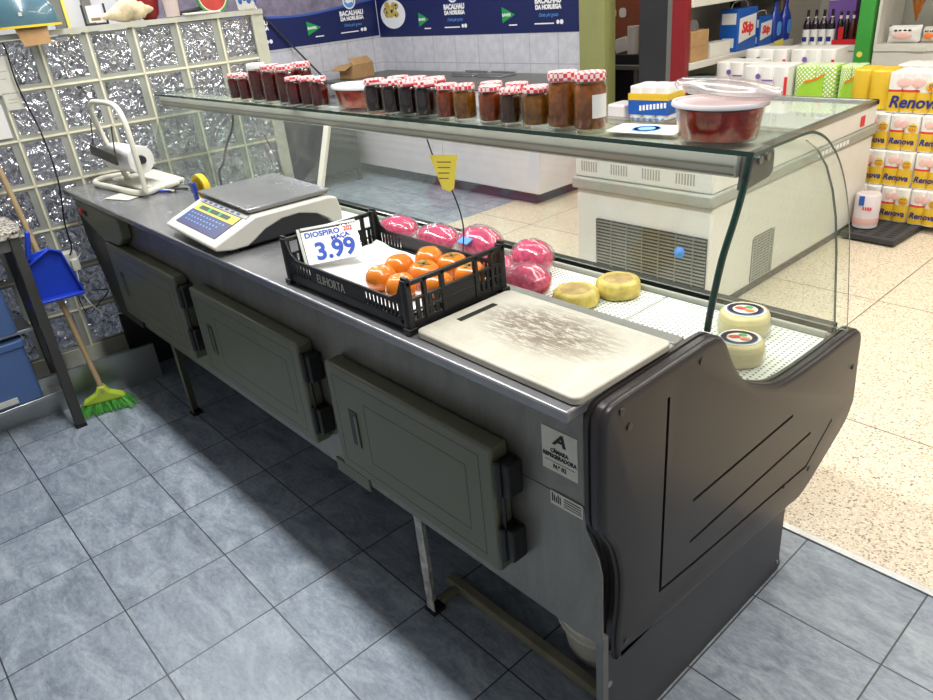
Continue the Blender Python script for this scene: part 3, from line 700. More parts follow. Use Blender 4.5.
# scale
SL = thing('weighing_scale', 'cream counter scale with blue keypad and flat steel weighing plate', 'scale', (-1.60, .215, .957), math.radians(-3))
side = [(-.228, .022), (-.230, .034), (-.205, .047), (-.10, .088), (-.085, .094), (.17, .094), (.20, .088), (.21, .045), (.208, .012), (.17, .010), (.155, .028), (.12, .052), (.06, .068), (0.0, .066), (-.06, .048), (-.10, .024), (-.125, .012), (-.175, .012)]
m = MB().prism(side, -.215, -.197, 'x').prism(side, .197, .215, 'x')
m.prism([(-.228, .022), (-.230, .034), (-.205, .047), (-.10, .088), (-.085, .094), (.17, .094), (.20, .088), (.21, .045), (.208, .025), (.10, .022), (-.175, .012)], -.197, .197, 'x')
m.build('housing', 'white', SL, bev=.005)
MB().prism([(-.12, .014), (-.06, .05), (0, .067), (.06, .069), (.12, .053), (.16, .018)], .198, .2145, 'x').build('side_recess', 'charcoal', SL)
MB().box(-.19, .19, -.16, .19, .004, .024).build('underside', 'charcoal', SL)
MB().box(-.225, .185, -.095, .195, .106, .113).prism([(-.093, .106), (-.085, .098), (.185, .098), (.193, .106)], -.219, .179, 'x').build('weighing_plate', 'steel_top', SL, bev=.002)
for x in (-.15, .15):
    for y in (-.15, .15): MB().cyl((x, y, 0), (x, y, .012), .014, 12).build('foot', 'rubber', SL)
# sloping keypad
ang = math.atan2(.038, .09); K = bpy.data.objects.new('keypad', None)
kp = MB().box(-.170, .168, -.060, .050, 0, .0015).build('keypad', 'keynavy', SL, (0, -.151, .0687), (.372, 0, 0))
MB().box(-.165, .165, .010, .043, .0015, .0025).build('display_band', 'yellow', kp)
m = MB().box(-.135, .11, .017, .036, .0025, .003); m.build('display', 'greentri', kp)
m = MB(); [m.box(-.125+.085*k, -.06+.085*k, .019, .034, .003, .0035) for k in range(3)]; m.build('readout', 'charcoal', kp)
m = MB()
for r in range(3):
    for k in range(11-r): m.box(-.145+.026*k+.006*r, -.135+.026*k+.006*r, -.006-.016*r, -.001-.016*r, .0015, .002)
m.build('key_marks', 'skyprint', kp)
MB().box(-.17, -.165, -.05, .05, 0, .002).build('keypad_edge', 'skyprint', kp)
m = MB().box(-.19, .19, -.006, .010, 0, .001); q = m.build('model_strip', 'rimgrey', SL, (0, -.101, .0893), (ang, 0, 0))
m = MB(); [m.box(-.16+.045*k, -.135+.045*k, -.003, .005, .001, .0015) for k in range(7)]; m.build('strip_print', 'navyink', q)
# paper bag roll holder in white tube
BH = thing('roll_dispenser', 'white tubular dispenser with a paper roll at the far counter end', 'roll dispenser', (-2.70, .19, .957))
def T_(x, y, z): return (x+2.70, y-.19, z-.957)
loop = catmull([T_(-2.97, .12, .972), T_(-2.90, .095, .972), T_(-2.72, .115, .972), T_(-2.53, .135, .972), T_(-2.475, .16, .972), T_(-2.50, .235, .972), T_(-2.52, .32, .972)], 6)
MB().tube(loop, .0125, 10).build('base_tube', 'cream', BH)
MB().tube(catmull([T_(-2.97, .12, .972), T_(-3.0, .17, .972), T_(-2.97, .27, .972)], 6), .0125, 10).build('base_tube', 'cream', BH)
hoop = catmull([T_(-2.79, .20, .985), T_(-2.84, .17, 1.15), T_(-2.835, .15, 1.27), T_(-2.80, .15, 1.315), T_(-2.70, .15, 1.322), T_(-2.55, .15, 1.322), T_(-2.475, .15, 1.30), T_(-2.44, .15, 1.24), T_(-2.43, .15, 1.12), T_(-2.43, .15, .985)], 6)
MB().tube(hoop, .0115, 10).build('hoop', 'cream', BH)
MB().prism(rrect(-.20, .17, -.03, .17, .02), .012, .024, 'z').build('base_plate', 'sticker', BH, bev=.003)
for a, b_ in ((T_(-2.85, .14, 1.25), T_(-2.91, .132, 1.12)), (T_(-2.56, .13, 1.24), T_(-2.62, .13, 1.12))):
    MB().tube([a, b_], .003, 6).build('wire_hook', 'dark_steel', BH)
MB().bar(T_(-2.94, .128, 1.115), T_(-2.61, .125, 1.10), .010, .045).build('tear_bar', 'dark_steel', BH, bev=.002)
RL = MB(); pr = [(.019, -.12), (.056, -.12), (.058, -.117), (.058, .117), (.056, .12), (.019, .12), (.019, -.12)]
Tm = Matrix.Translation(T_(-2.70, .20, 1.085)) @ Matrix.Rotation(.12, 4, 'Z') @ Matrix.Rotation(PI/2, 4, 'Y')
RL.lathe(pr, 28, T=Tm); ro = RL.build('paper_roll', 'label_white', None, (-2.70, .19, .957))
tag(ro, 'white paper roll with a dark core held in the white tube dispenser', 'paper roll')
MB().lathe([(.0001, -.135), (.0165, -.135), (.0165, .135), (.0001, .135)], 14, T=Tm).build('spindle', 'charcoal', BH)
o = MB().prism(rrect(-.075, .075, -.045, .045, .004), 0, .002, 'z').build('paper_pad', 'sticker', None, (-2.56, .10, .957), (0, 0, .35)); tag(o, 'small pale paper pad lying under the front of the tube dispenser', 'paper')
pl = [(-2.49, .215, .5), (-2.47, .245, .25), (-2.46, .27, .65)]
for i, (x, y, a) in enumerate(pl):
    o = MB().cyl((-.06, 0, .0055), (.06, 0, .0055), .005, 10).build('pen', ('darkblue', 'white', 'charcoal')[i], None, (x, y, .957), (0, 0, a))
    MB().cyl((.06, 0, .0055), (.072, 0, .0055), .005, 10, r2=.001).build('tip', 'ink', o)
    tag(o, ('dark blue pen lying nearest the paper pad', 'white pen lying between the two dark pens', 'dark grey pen lying nearest the glass')[i], 'pen', 'pens by the dispenser')
o = MB().lathe([(.040, 0), (.052, 0), (.054, .012), (.052, .024), (.040, .024), (.040, 0)], 28, T=Matrix.Rotation(PI/2, 4, 'X')).build('tape_roll', 'yellow', None, (-2.02, .47, 1.012), (0, 0, .1)); tag(o, 'yellow ring of tape standing behind the scale', 'tape')
o.location = (-2.13, .275, 1.012)
o = MB().box(-.012, .012, -.006, .006, 0, .105).box(-.016, .016, -.008, .008, .07, .11).build('blue_marker', 'darkblue', None, (-1.985, .185, .957), (0, -.15, 0), bev=.003); tag(o, 'blue plastic clip standing upright behind the scale keypad', 'clip')

# ------------------------------------------------------------ jars on the glass top
def jar(h, r, jam_, lid, lb, n=0):
    e = thing('jam_jar', lb, 'jar')
    MB().lathe([(r*.90, 0), (r*.98, .004), (r, .012), (r, h*.72), (r*.97, h*.80), (r*.86, h*.86), (r*.84, h*.88)], 24, rib=.035).build('glass_body', 'jarglass', e)
    MB().lathe([(r*.85, .010), (r*.93, .014), (r*.94, h*.74), (r*.80, h*.83)], 24).build('jam', jam_, e)
    MB().lathe([(r*.92, h*.865), (r*.94, h*.87), (r*.94, h*.975), (r*.90, h), (.0001, h)], 28).build('lid', lid, e)
    return e
ZT = 1.2958
specs = [ # x, y, kind, label
 (-2.180, .52, 'rs', 'small dark red jar, leftmost of the whole row'), (-2.098, .52, 'rs', 'small dark red jar standing second from the left end'),
 (-1.995, .525, 'rtw', 'tall dark red jar with a plain white lid'), (-1.893, .525, 'rt', 'tall dark red jar right beside the white lidded one'), (-1.792, .527, 'rt', 'tall dark red jar rightmost of the tall red ones'),
 (-1.80, .60, 'rt', 'tall dark red jar half hidden behind the other tall red ones'),
 (-1.702, .506, 'rs', 'small red jar directly right of the tall red ones'), (-1.635, .52, 'rs', 'small red jar in the middle of three before the coral tub'), (-1.567, .52, 'rs', 'small red jar touching the coral paste tub'),
 (-1.245, .52, 'bk', 'small black jam jar just right of the coral tub'), (-1.205, .581, 'bk', 'small black jam jar behind the first black one'), (-1.158, .52, 'bk', 'second black jam jar of the front row'), (-1.122, .583, 'bk', 'black jam jar in the rear row behind the second'),
 (-1.080, .522, 'bk', 'third black jam jar of the front row'), (-1.003, .522, 'bk', 'large black jam jar at the right end of the black ones'), (-1.040, .585, 'bk', 'black jam jar behind the right end of the black ones'),
 (-.912, .52, 'am', 'amber jam jar first after the black ones'), (-.843, .52, 'go', 'golden jam jar between two amber ones'), (-.795, .575, 'am', 'amber jam jar in the rear row behind the golden one'),
 (-.742, .52, 'am', 'amber jam jar left of the dark candied fruit jar'), (-.704, .578, 'am', 'amber jam jar behind the one beside the candied fruit jar'), (-.671, .52, 'br', 'small jar of dark brown candied fruit'), (-.588, .525, 'gs', 'short wide jar of golden jam beside the tall jars'), (-.550, .592, 'gs', 'short golden jar hidden behind the wide golden one'),
 (-.506, .527, 'ta', 'tall jar of orange peel, left of the two tall amber jars'), (-.426, .527, 'tl', 'tall jar of orange peel with a white side label')]
K = {'rs': (.098, .031, 'jam_red', 'gingham'), 'rtw': (.136, .036, 'jam_red', 'whitelid'), 'rt': (.132, .036, 'jam_red', 'gingham'), 'bk': (.098, .035, 'jam_black', 'gingham'),
     'am': (.093, .0315, 'jam_amber', 'gingham'), 'go': (.094, .0315, 'jam_gold', 'gingham'), 'br': (.089, .030, 'jam_brown', 'gingham'), 'gs': (.096, .036, 'jam_gold', 'gingham'), 'ta': (.130, .037, 'jam_orange', 'gingham'), 'tl': (.130, .0375, 'jam_orange', 'gingham')}
GR = {'r': 'red jam jars', 'b': 'dark jam jars', 'a': 'amber jam jars', 'g': 'amber jam jars', 't': 'tall orange peel jars'}
proto = {}
for i, (x, y, k, lb) in enumerate(specs):
    lb = lb + (' on the glass top' if len(lb.split()) < 12 else '')
    if k not in proto: e = proto[k] = jar(*K[k], lb)
    else: e = dup(proto[k], (0, 0, 0), None, lb)
    e.location = (x, y, ZT); e.rotation_euler = (0, 0, i*.37); e['group'] = 'jars of black jam' if k == 'bk' else ('jars of red jam' if k[0] == 'r' else 'jars of amber jam')
e = proto['tl']; e.rotation_euler = (0, 0, 0)
m = MB(); m.lathe([(.0382, .035), (.0382, .085)], 24, sm=True)
vs = [v for v in m.bm.verts if not (-0.9 < math.atan2(v.co.y, v.co.x) < .35)]; bmesh.ops.delete(m.bm, geom=vs, context='VERTS')
m.build('side_label', 'label_white', e)
# quince paste tubs
def tub(nm, lb, x, y, rx, ry, h, mat, rot=0):
    e = thing(nm, lb, 'tub', (x, y, ZT), rot); S = Matrix.Diagonal((rx, ry, 1, 1))
    MB().lathe([(.84, 0), (.87, .004), (.97, h), (1.0, h+.003)], 40, T=S, sm=True).build('tub_wall', 'jarglass', e)
    MB().lathe([(.82, .003), (.85, .006), (.94, h*.93), (.0001, h*.94)], 40, T=S, rib=.012).build('quince_paste', mat, e)
    MB().lathe([(.98, h), (1.05, h), (1.06, h+.004), (1.03, h+.009), (.97, h+.009), (.93, h+.005), (.0001, h+.006)], 40, T=S).build('lid', 'film_lid', e)
    return e
M['film_lid'] = plain('frosted_white_lid', '#dfd9da', .3, 0, .05, coat=.3)
tub('paste_tub', 'small oval tub of coral quince paste with a white lid among the jars', -1.440, .598, .122, .075, .058, 'paste2')
E2 = tub('paste_tub', 'large oval tub of dark red quince paste with an extra lid on top', -.136, .575, .094, .075, .066, 'paste')
o = MB().lathe([(1.0, 0), (1.03, .003), (1.0, .008), (.92, .004), (.5, .010), (.0001, .011)], 40, T=Matrix.Diagonal((.105, .074, 1, 1))).build('loose_lid', 'tubplastic', None, (-.13, .59, 1.3865), (math.radians(3), math.radians(7), math.radians(8)))
tag(o, 'loose clear oval lid tilted on top of the large paste tub', 'lid')
# sticker on the top glass
o = MB().prism(rrect(-.085, .085, -.05, .05, .004), 0, .0008, 'z').build('glass_sticker', 'sticker', CT, (-.325, .60, 1.2952), (0, 0, .15))
MB().lathe([(.030, 0), (.034, 0), (.034, .001), (.030, .001), (.030, 0)], 20, c=(0, 0, .0008)).lathe([(.0001, 0), (.02, 0), (.02, .001), (.0001, .001)], 16, c=(0, 0, .0008)).build('sticker_print', 'skyprint', o)

# ------------------------------------------------------------ food in the case
ZC = .6785
def wheel(x, y, r, h, labelled, lb, rz=0, mat='cheese'):
    e = thing('cheese_wheel', lb, 'cheese', (x, y, ZC), rz)
    o = MB().lathe([(r*.86, 0), (r*.97, .008), (r, h*.45), (r*.96, h*.85), (r*.84, h*.98), (.0001, h)], 30).build('rind', mat, e)
    for v in o.data.vertices:
        a = math.atan2(v.co.y, v.co.x); k = 1+.02*math.sin(5*a+x*9)+.012*math.sin(11*a); v.co.x *= k; v.co.y *= k
    if labelled:
        q = MB().lathe([(.0001, h+.0035), (r*.72, h+.001), (r*.73, h-.001)], 30, T=Matrix.Diagonal((1.1, .95, 1, 1))).build('round_label', 'label_white', e)
        MB().lathe([(r*.60, h+.002), (r*.64, h+.0018), (r*.64, h+.0025), (r*.60, h+.003), (r*.60, h+.002)], 30, T=Matrix.Diagonal((1.1, .95, 1, 1))).build('label_ring', 'label_blue', q)
        MB().ball((-.012, .0, h+.004), .016, .010, .002, 10, 6).build('label_tomato', 'redprint', q); MB().ball((.008, .012, h+.004), .012, .008, .002, 10, 6).build('label_leaf', 'greentri', q)
        MB().ball((.014, -.01, h+.004), .014, .008, .002, 10, 6).build('label_cheese', 'orange', q)
        MB().lathe([(r*.9, -.0), (r*1.03, .006), (r*1.05, h*.5), (r*1.0, h*.7)], 30).build('plastic_wrap', 'film', e)
    else:
        MB().lathe([(.0001, h+.002), (r*.62, h+.0004), (r*.66, h-.001)], 24).build('browned_top', 'cheese_top', e)
    return e
wheel(-.235, .955, .070, .068, True, 'labelled pale cheese wheel standing furthest back by the end glass', .3, 'cheese2')
wheel(-.165, .80, .066, .062, True, 'labelled pale cheese wheel half hidden behind the black end panel', .5, 'cheese2')
wheel(-.742, .832, .075, .052, False, 'yellow unlabelled cheese wheel nearer the pink meat', 0)
wheel(-.682, .972, .073, .056, False, 'yellow unlabelled cheese wheel with browned top, further back right', 1)
wheel(-.43, .66, .065, .022, True, 'low labelled cheese wheel lying right behind the cutting board rim', 1.2)
wheel(-.62, .62, .055, .035, True, 'flat pale labelled cheese lying low against the rim', .6, 'cheese2')
def meat(x, y, rx, ry, rz, lb, rot=0, z=0, cat='ham'):
    m = MB().ball((0, 0, rz), rx, ry, rz, 26, 16)
    for v in m.bm.verts:
        n_ = math.sin(v.co.x*60+x*20)*math.cos(v.co.y*55)*.0035; v.co *= 1+n_/max(.02, v.co.length)
        v.co.z = max(v.co.z, .002)
    o = m.build('wrapped_ham', 'ham', None, (x, y, ZC+z), (0, 0, rot)); tag(o, lb, 'ham', 'pink wrapped hams')
    w = MB().ball((0, 0, rz+.002), rx*1.05, ry*1.05, rz*1.04, 20, 12)
    random.seed(int(abs(x)*1000))
    for v in w.bm.verts: v.co *= 1+random.uniform(-.02, .035); v.co.z = max(v.co.z, .001)
    w.build('clear_wrap', 'film', o)
    return o
meat(-.905, .775, .088, .078, .058, 'front pink wrapped ham beside the yellow cheeses')
meat(-1.09, .80, .085, .075, .055, 'pink wrapped ham tucked behind the crate corner')
meat(-1.035, .945, .08, .07, .062, 'rearmost pink wrapped ham against the front rail')
o = meat(-1.30, .94, .10, .075, .065, 'pink wrapped ham with a blue and white label above the crate'); MB().box(-.025, .03, -.055, -.02, .118, .122).build('blue_label', 'skyprint', o, rot=(.35, 0, 0))
meat(-1.54, .93, .10, .07, .050, 'pink wrapped ham left of the blue labelled one')
meat(-1.80, .93, .10, .07, .048, 'pink wrapped ham furthest left behind the crate')
# price tag hanging inside the case
M['tagpaper'] = plain('yellow_tag_card', '#efe27a', .7); M['tagpaper'].node_tree.nodes['Principled BSDF'].inputs['Transmission Weight'].default_value = .0
_nt = M['tagpaper'].node_tree; _t = _nt.nodes.new('ShaderNodeBsdfTranslucent'); _t.inputs[0].default_value = lin('#fbf3a0'); _m = _nt.nodes.new('ShaderNodeMixShader'); _m.inputs[0].default_value = .7
_nt.links.new(_nt.nodes['Principled BSDF'].outputs[0], _m.inputs[1]); _nt.links.new(_t.outputs[0], _m.inputs[2]); _nt.links.new(_m.outputs[0], _nt.nodes['Material Output'].inputs[0])
o = MB().prism([(-.045, .052), (.045, .052), (.024, -.045), (.010, -.056), (-.014, -.048)], 0, .0012, 'y').build('hanging_tag', 'tagpaper', None, (-.985, .545, 1.135), (0, 0, .45))
tag(o, 'yellow paper tag hanging inside the glass case', 'price tag')
m = MB(); [m.box(-.022, .022-.004*k, -.0006, .0, .030-.016*k, .033-.016*k) for k in range(4)]; m.build('handwriting', 'amber_stain', o)
MB().cyl((0, .0006, .052), (0, .0006, .115), .0008, 6).build('string', 'sticker', o)
# suction hook
o = MB().lathe([(.0001, 0), (.017, .001), (.018, .004), (.006, .010), (.007, .020), (.0001, .022)], 20, T=Matrix.Rotation(PI/2, 4, 'X')).build('suction_hook', 'skyprint', None, (-.500, 1.035, .838), (-.25, 0, 0)); tag(o, 'small blue suction cup stuck to the curved front glass', 'suction cup')

# ------------------------------------------------------------ below the counter
BK = thing('bucket', 'cream plastic bucket on the floor under the counter', 'bucket', (-.215, .315, 0))
MB().lathe([(.103, 0), (.108, .01), (.130, .135), (.137, .14), (.137, .15), (.125, .15), (.102, .02), (.0001, .012)], 36).build('pail', 'cream', BK)
MB().lathe([(.128, .105), (.133, .107), (.134, .118), (.128, .120)], 36).build('rim_band', 'cream', BK)

# ------------------------------------------------------------ left corner: table, broom, dustpan
TB = thing('work_table', 'steel work table with speckled granite top at the left edge', 'table', (-2.80, -.60, 0))
def L_(x, y, z): return (x+2.80, y+.60, z)
tp = [(-3.10, -.265), (-2.87, -.262), (-2.765, -.285), (-2.70, -1.30), (-3.06, -1.30)]
MB().prism([(x+2.80, y+.60) for x, y in tp], .855, .885, 'z').build('table_top', 'granite', TB, bev=.004)
def leg_(a, b, w=.04): 
    return MB().bar(a, b, w, w).build('leg', 'dark_steel', TB, bev=.002)
leg_(L_(-2.80, -.31, .855), L_(-2.665, -.345, .012)); leg_(L_(-3.0, -.32, .855), L_(-3.0, -.32, .012), .035)
leg_(L_(-2.78, -1.2, .855), L_(-2.78, -1.2, .012)); leg_(L_(-3.0, -1.2, .855), L_(-3.0, -1.2, .012))
for x, y in ((-2.663, -.345), (-3.0, -.32), (-2.78, -1.2), (-3.0, -1.2)): MB().box(x+2.80-.022, x+2.80+.022, y+.60-.022, y+.60+.022, 0, .014).build('foot', 'rubber', TB)
MB().box(*[v for v in (-.21, -.0, -.62, .255)], .115, .135).build('lower_shelf', 'alu', TB, bev=.003)
MB().box(-.21, -.02, -.62, .24, .44, .455).build('middle_shelf', 'alu', TB, bev=.003)
MB().box(-.24, .01, -.62, .27, .80, .855).build('apron', 'steel_dull', TB, bev=.002)
for z, h, lb in ((.1365, .285, 'slate blue storage bin on the lowest table shelf'), (.4565, .25, 'slate blue storage bin on the middle table shelf')):
    e = thing('storage_bin', lb, 'bin', (-2.90, -.66, z), 0, 'blue storage bins under the table')
    m = MB().prism(rrect(-.095, .095, -.24, .24, .02), 0, h-.03, 'z'); m.build('tub_body', 'bluebin', e, bev=.003)
    MB().prism(rrect(-.102, .102, -.247, .247, .02), h-.032, h, 'z').build('rim', 'bluebin', e, bev=.004)
    MB().box(.094, .103, -.08, .14, .015, .04).build('label_strip', 'sticker', e)
# broom
BR = thing('broom', 'broom with wooden stick and green bristles leaning against the block wall', 'broom', (-2.715, -.205, 0))
MB().cyl((.015, 0, .10), (-.365, -.022, 1.12), .0125, 12).build('stick', 'wood', BR)
hd = MB(); P = [(-.125, .085), (.115, .085), (.10, .105), (.04, .13), (.018, .165), (-.018, .165), (-.04, .13), (-.11, .105)]
P = [(a*.78, b-.035) for a, b in P]; hd.prism(P, -.022, .022, 'x'); hd.build('broom_head', 'lime', BR, (0, 0, 0), (0, 0, math.radians(-18)), bev=.008)
bs = MB(); random.seed(11)
for k in range(900):
    u = random.uniform(-1, 1); v = random.uniform(-1, 1); a = Vector((v*.017, u*.092, .056)); L = .088
    b_ = Vector((v*.045+random.uniform(-.012, .02), u*.125+random.uniform(-.014, .014), .002+random.uniform(0, .012)))
    w = Vector((random.uniform(-1, 1), random.uniform(-1, 1), 0)).normalized()*.0016
    bs.faces([a-w, a+w, b_+w*.6, b_-w*.6], [(0, 1, 2, 3)])
o = bs.build('bristles', 'green_bristle', BR, (0, 0, 0), (0, 0, math.radians(-18))); o['kind'] = 'stuff'
# dustpan hung on the wall
DP = thing('dustpan', 'blue plastic dustpan hooked over the broomstick behind the table leg', 'dustpan', (-2.825, -.228, .660))
m = MB().prism([(-.115, -.105), (.108, -.112), (.115, -.10), (.065, .09), (.03, .11), (-.045, .10), (-.07, .06)], -.004, .004, 'x'); m.build('pan', 'blue', DP, bev=.002)
MB().bar((.022, -.118, -.105), (.022, .105, -.112), .05, .012).build('pan_lip', 'blue', DP, bev=.003)
for a, b_ in (((.018, -.11, -.105), (.014, -.068, .06)), ((.018, .106, -.11), (.014, .07, .09)), ((.014, -.068, .06), (.014, .03, .108)), ((.014, .03, .108), (.014, .07, .085))): MB().bar(a, b_, .032, .006, up=(0, 1, .2)).build('pan_side', 'blue', DP, bev=.002)
MB().bar((.006, -.055, .08), (.012, -.022, .20), .03, .02).build('handle', 'blue', DP, bev=.005)
# wall socket and cables
SK = thing('socket_box', 'white socket box with plugs on the glass block wall above the dustpan', 'socket', (-3.04, -.095, .63))
MB().box(-.06, .0, -.05, .045, -.04, .04).build('housing', 'white', SK, bev=.006); MB().box(0, .03, .005, .04, -.045, .01).build('plug', 'cream', SK, bev=.004)
o = MB().tube(catmull([(-3.055, -.05, 1.575), (-3.06, -.045, 1.55), (-3.07, -.045, 1.40), (-3.06, -.02, 1.2), (-3.05, -.02, 1.0), (-3.04, -.055, .80), (-3.035, -.06, .70), (-3.01, -.085, .665)], 6), .004, 6).build('power_cable', 'black'); tag(o, 'thin black cable running down the block wall into the socket box', 'cable')
o = MB().tube(catmull([(-3.01, -.06, .64), (-3.02, .0, .70), (-3.03, .005, .77), (-3.04, -.0, .83), (-3.035, .03, .86)], 6), .003, 6).build('white_cable', 'white'); tag(o, 'short white cable rising from the socket box to the counter', 'cable')
o = MB().tube(catmull([(-3.0, -.08, .60), (-2.99, -.09, .48), (-2.98, -.05, .38), (-2.96, .03, .34), (-2.9, .12, .35), (-2.8, .2, .35)], 6), .003, 6).build('white_cable', 'cream'); tag(o, 'pale cable sagging from the dustpan corner to beneath the counter', 'cable')
o = MB().tube(catmull([(-3.0, -.075, .59), (-3.0, -.11, .50), (-2.99, -.10, .38), (-2.985, -.03, .42), (-2.99, .02, .46), (-3.0, -.05, .48)], 6), .0025, 6).build('black_cable', 'black'); tag(o, 'black cable loop dangling under the socket box', 'cable')
# things on the wall ledge (local wall coordinates)
def onw(o, s, z, off=0, rx=0, rz=0):
    o.matrix_world = WB @ Matrix.Translation((off, s, z)) @ Matrix.Rotation(rz, 4, 'Z') @ Matrix.Rotation(rx, 4, 'X'); return o
ZL = 1.6055
# paper note fixed to blocks
for (s, z, w, h, mt, lb) in ((-.10, 1.45, .13, .15, 'sticker', 'cream paper note taped on the blocks under the teal dispenser'), (-.075, 1.345, .065, .07, 'sticker', 'small square note stuck below the larger cream note'), (-.19, 1.27, .13, .14, 'label_white', 'plain white sheet taped on the blocks at the left edge')):
    o = MB().box(.004, .006, -w/2, w/2, -h/2, h/2).build('paper_note', mt); onw(o, s, z); tag(o, lb, 'note', 'notes on the block wall')
    MB().box(.006, .0065, -w*.3, w*.3, h*.1, h*.1+.002).box(.006, .0065, -w*.3, w*.2, -h*.1, -h*.1+.002).build('writing', 'kraft', o)
TE = thing('paper_dispenser', 'teal domed towel dispenser with a yellow rim and brown paper hanging', 'dispenser'); onw(TE, .06, 1.632, .02); TE.scale = (.85, .85, .9)
m = MB(); m.lathe([(.165, 0), (.165, .02), (.155, .07), (.125, .115), (.08, .135), (.0001, .14)], 28, T=Matrix.Diagonal((.45, 1, 1, 1))); m.build('hood', 'teal', TE)
MB().lathe([(.172, -.010), (.172, .0), (.150, .0), (.150, -.010), (.172, -.010)], 28, T=Matrix.Diagonal((.47, 1, 1, 1))).build('rim', 'yellow', TE)
m = MB(); m.faces([(.05, -.055, -.004), (.05, .095, -.004), (.065, .085, -.055), (.06, -.045, -.055), (.07, .09, -.085), (.065, -.035, -.088)], [(0, 1, 2, 3), (3, 2, 4, 5)]); o = m.build('brown_paper', 'kraft', TE); so = o.modifiers.new('s', 'SOLIDIFY'); so.thickness = .001
MB().box(-.03, .03, -.07, .09, .13, .24).build('mounting_block', 'charcoal', TE, bev=.01)
MB().box(.072, .076, -.02, -.005, .04, .055).build('latch', 'white', TE)
# framed card
FR = thing('card_frame', 'small dark framed card standing on the wall ledge beside the shell', 'frame'); onw(FR, .355, ZL, -.03)
MB().box(-.004, .004, -.05, -.042, 0, .085).box(-.004, .004, .042, .05, 0, .085).box(-.004, .004, -.05, .05, 0, .008).build('frame', 'charcoal', FR); MB().box(-.002, .002, -.03, .03, .012, .08).build('card', 'label_white', FR); MB().box(.002, .003, -.02, .02, .018, .03).build('card_print', 'amber_stain', FR)
# conch shell
SH = MB(); pts = [(-.11, .03, .006), (-.08, .033, .02), (-.04, .04, .038), (0, .05, .052), (.035, .05, .05), (.06, .045, .036), (.075, .045, .032), (.09, .045, .02), (.105, .045, .016), (.12, .045, .004)]
vs = []; sg = 24
for y, z, r in catmull(pts, 4):
    for k in range(sg):
        a = 2*PI*k/sg; rr = r*(1+.06*math.sin(a*2+y*70)+.05*math.cos(y*260)); vs.append((rr*.8*math.cos(a), y, max(.001, z+rr*math.sin(a)*.95)))
n = len(vs)//sg; SH.faces(vs, [(i*sg+k, i*sg+(k+1) % sg, (i+1)*sg+(k+1) % sg, (i+1)*sg+k) for i in range(n-1) for k in range(sg)]+[tuple(range(sg)), tuple((n-1)*sg+k for k in range(sg))], True)
o = SH.build('conch_shell', 'shell'); onw(o, .49, ZL, -.02); tag(o, 'large cream conch shell lying on the wall ledge', 'shell')
o = MB().lathe([(.028, 0), (.045, .02), (.055, .08), (.05, .15), (.02, .19), (.0001, .20)], 20, T=Matrix.Diagonal((.7, 1, 1, 1))).build('red_pouch', 'redpost'); onw(o, .60, ZL, -.075); tag(o, 'dark red pouch standing between the shell and the white cylinder', 'pouch')
CU = thing('tumbler', 'clear and white cylinder tumbler standing on the wall ledge', 'tumbler'); onw(CU, .695, ZL, -.03)
MB().lathe([(.030, 0), (.036, .004), (.040, .13), (.040, .135)], 24, rib=.02).build('cup', 'tubplastic', CU); MB().lathe([(.031, .003), (.038, .11), (.0001, .112)], 20).build('contents', 'paper', CU)
o = MB().bar((-.03, -.08, .012), (-.02, .07, .030), .05, .018).build('dark_cloth', 'charcoal', bev=.006); onw(o, .79, ZL, -.03); tag(o, 'dark folded cloth lying beside the watermelon dish', 'cloth')
o = MB().bar((.01, -.1, .008), (.0, .08, .006), .03, .010).build('white_cutlery', 'white', bev=.003); onw(o, .83, ZL, .0); tag(o, 'white plastic cutlery lying in front of the dark cloth', 'cutlery')
WM = thing('watermelon_dish', 'watermelon slice shaped dish leaning on the wall ledge', 'dish'); onw(WM, .895, ZL+.075, -.03, 0)
def halfdisc(r0, r1, t0, t1, a0=PI*1.05, a1=PI*1.95, n=20):
    p = [(r1*math.cos(a0+(a1-a0)*k/n), r1*math.sin(a0+(a1-a0)*k/n)) for k in range(n+1)]+[(r0*math.cos(a1-(a1-a0)*k/n), r0*math.sin(a1-(a1-a0)*k/n)) for k in range(n+1)]
    return MB().prism(p, t0, t1, 'x')
halfdisc(.001, .064, 0, .012).build('red_flesh', 'melon', WM); halfdisc(.064, .069, 0, .014).build('pale_rind', 'sticker', WM); halfdisc(.069, .078, -.002, .015).build('green_rind', 'melon_rind', WM)
CP = thing('painted_mug', 'white mug with a blue painted pattern at the right end of the ledge', 'mug'); onw(CP, 1.055, ZL, -.02)
MB().lathe([(.035, 0), (.042, .006), (.048, .09), (.044, .09), (.040, .01), (.0001, .008)], 24).build('cup', 'label_white', CP)
for k in range(5): MB().ball((.0465*math.cos(-.9+.45*k), .0465*math.sin(-.9+.45*k), .045+.012*(k % 2)), .006, .012, .018, 8, 6).build('blue_motif', 'label_blue', CP)
# window frames beyond the partition
WN = struct(MB().box(-.33, -.30, -.62, .62, 1.3, 2.4).build('window_1', 'wallpaint')); WN.matrix_world = WB @ Matrix.Translation((0, -.1, 0))
f = MB().box(-.30, -.27, .325, .37, 1.3, 2.4).box(-.30, -.27, .46, .50, 1.3, 2.4); fo = f.build('window_frame', 'steel_dull', WN)
fo = MB().box(-.30, -.262, .372, .385, 1.3, 2.4).build('window_seal', 'ynote', WN)

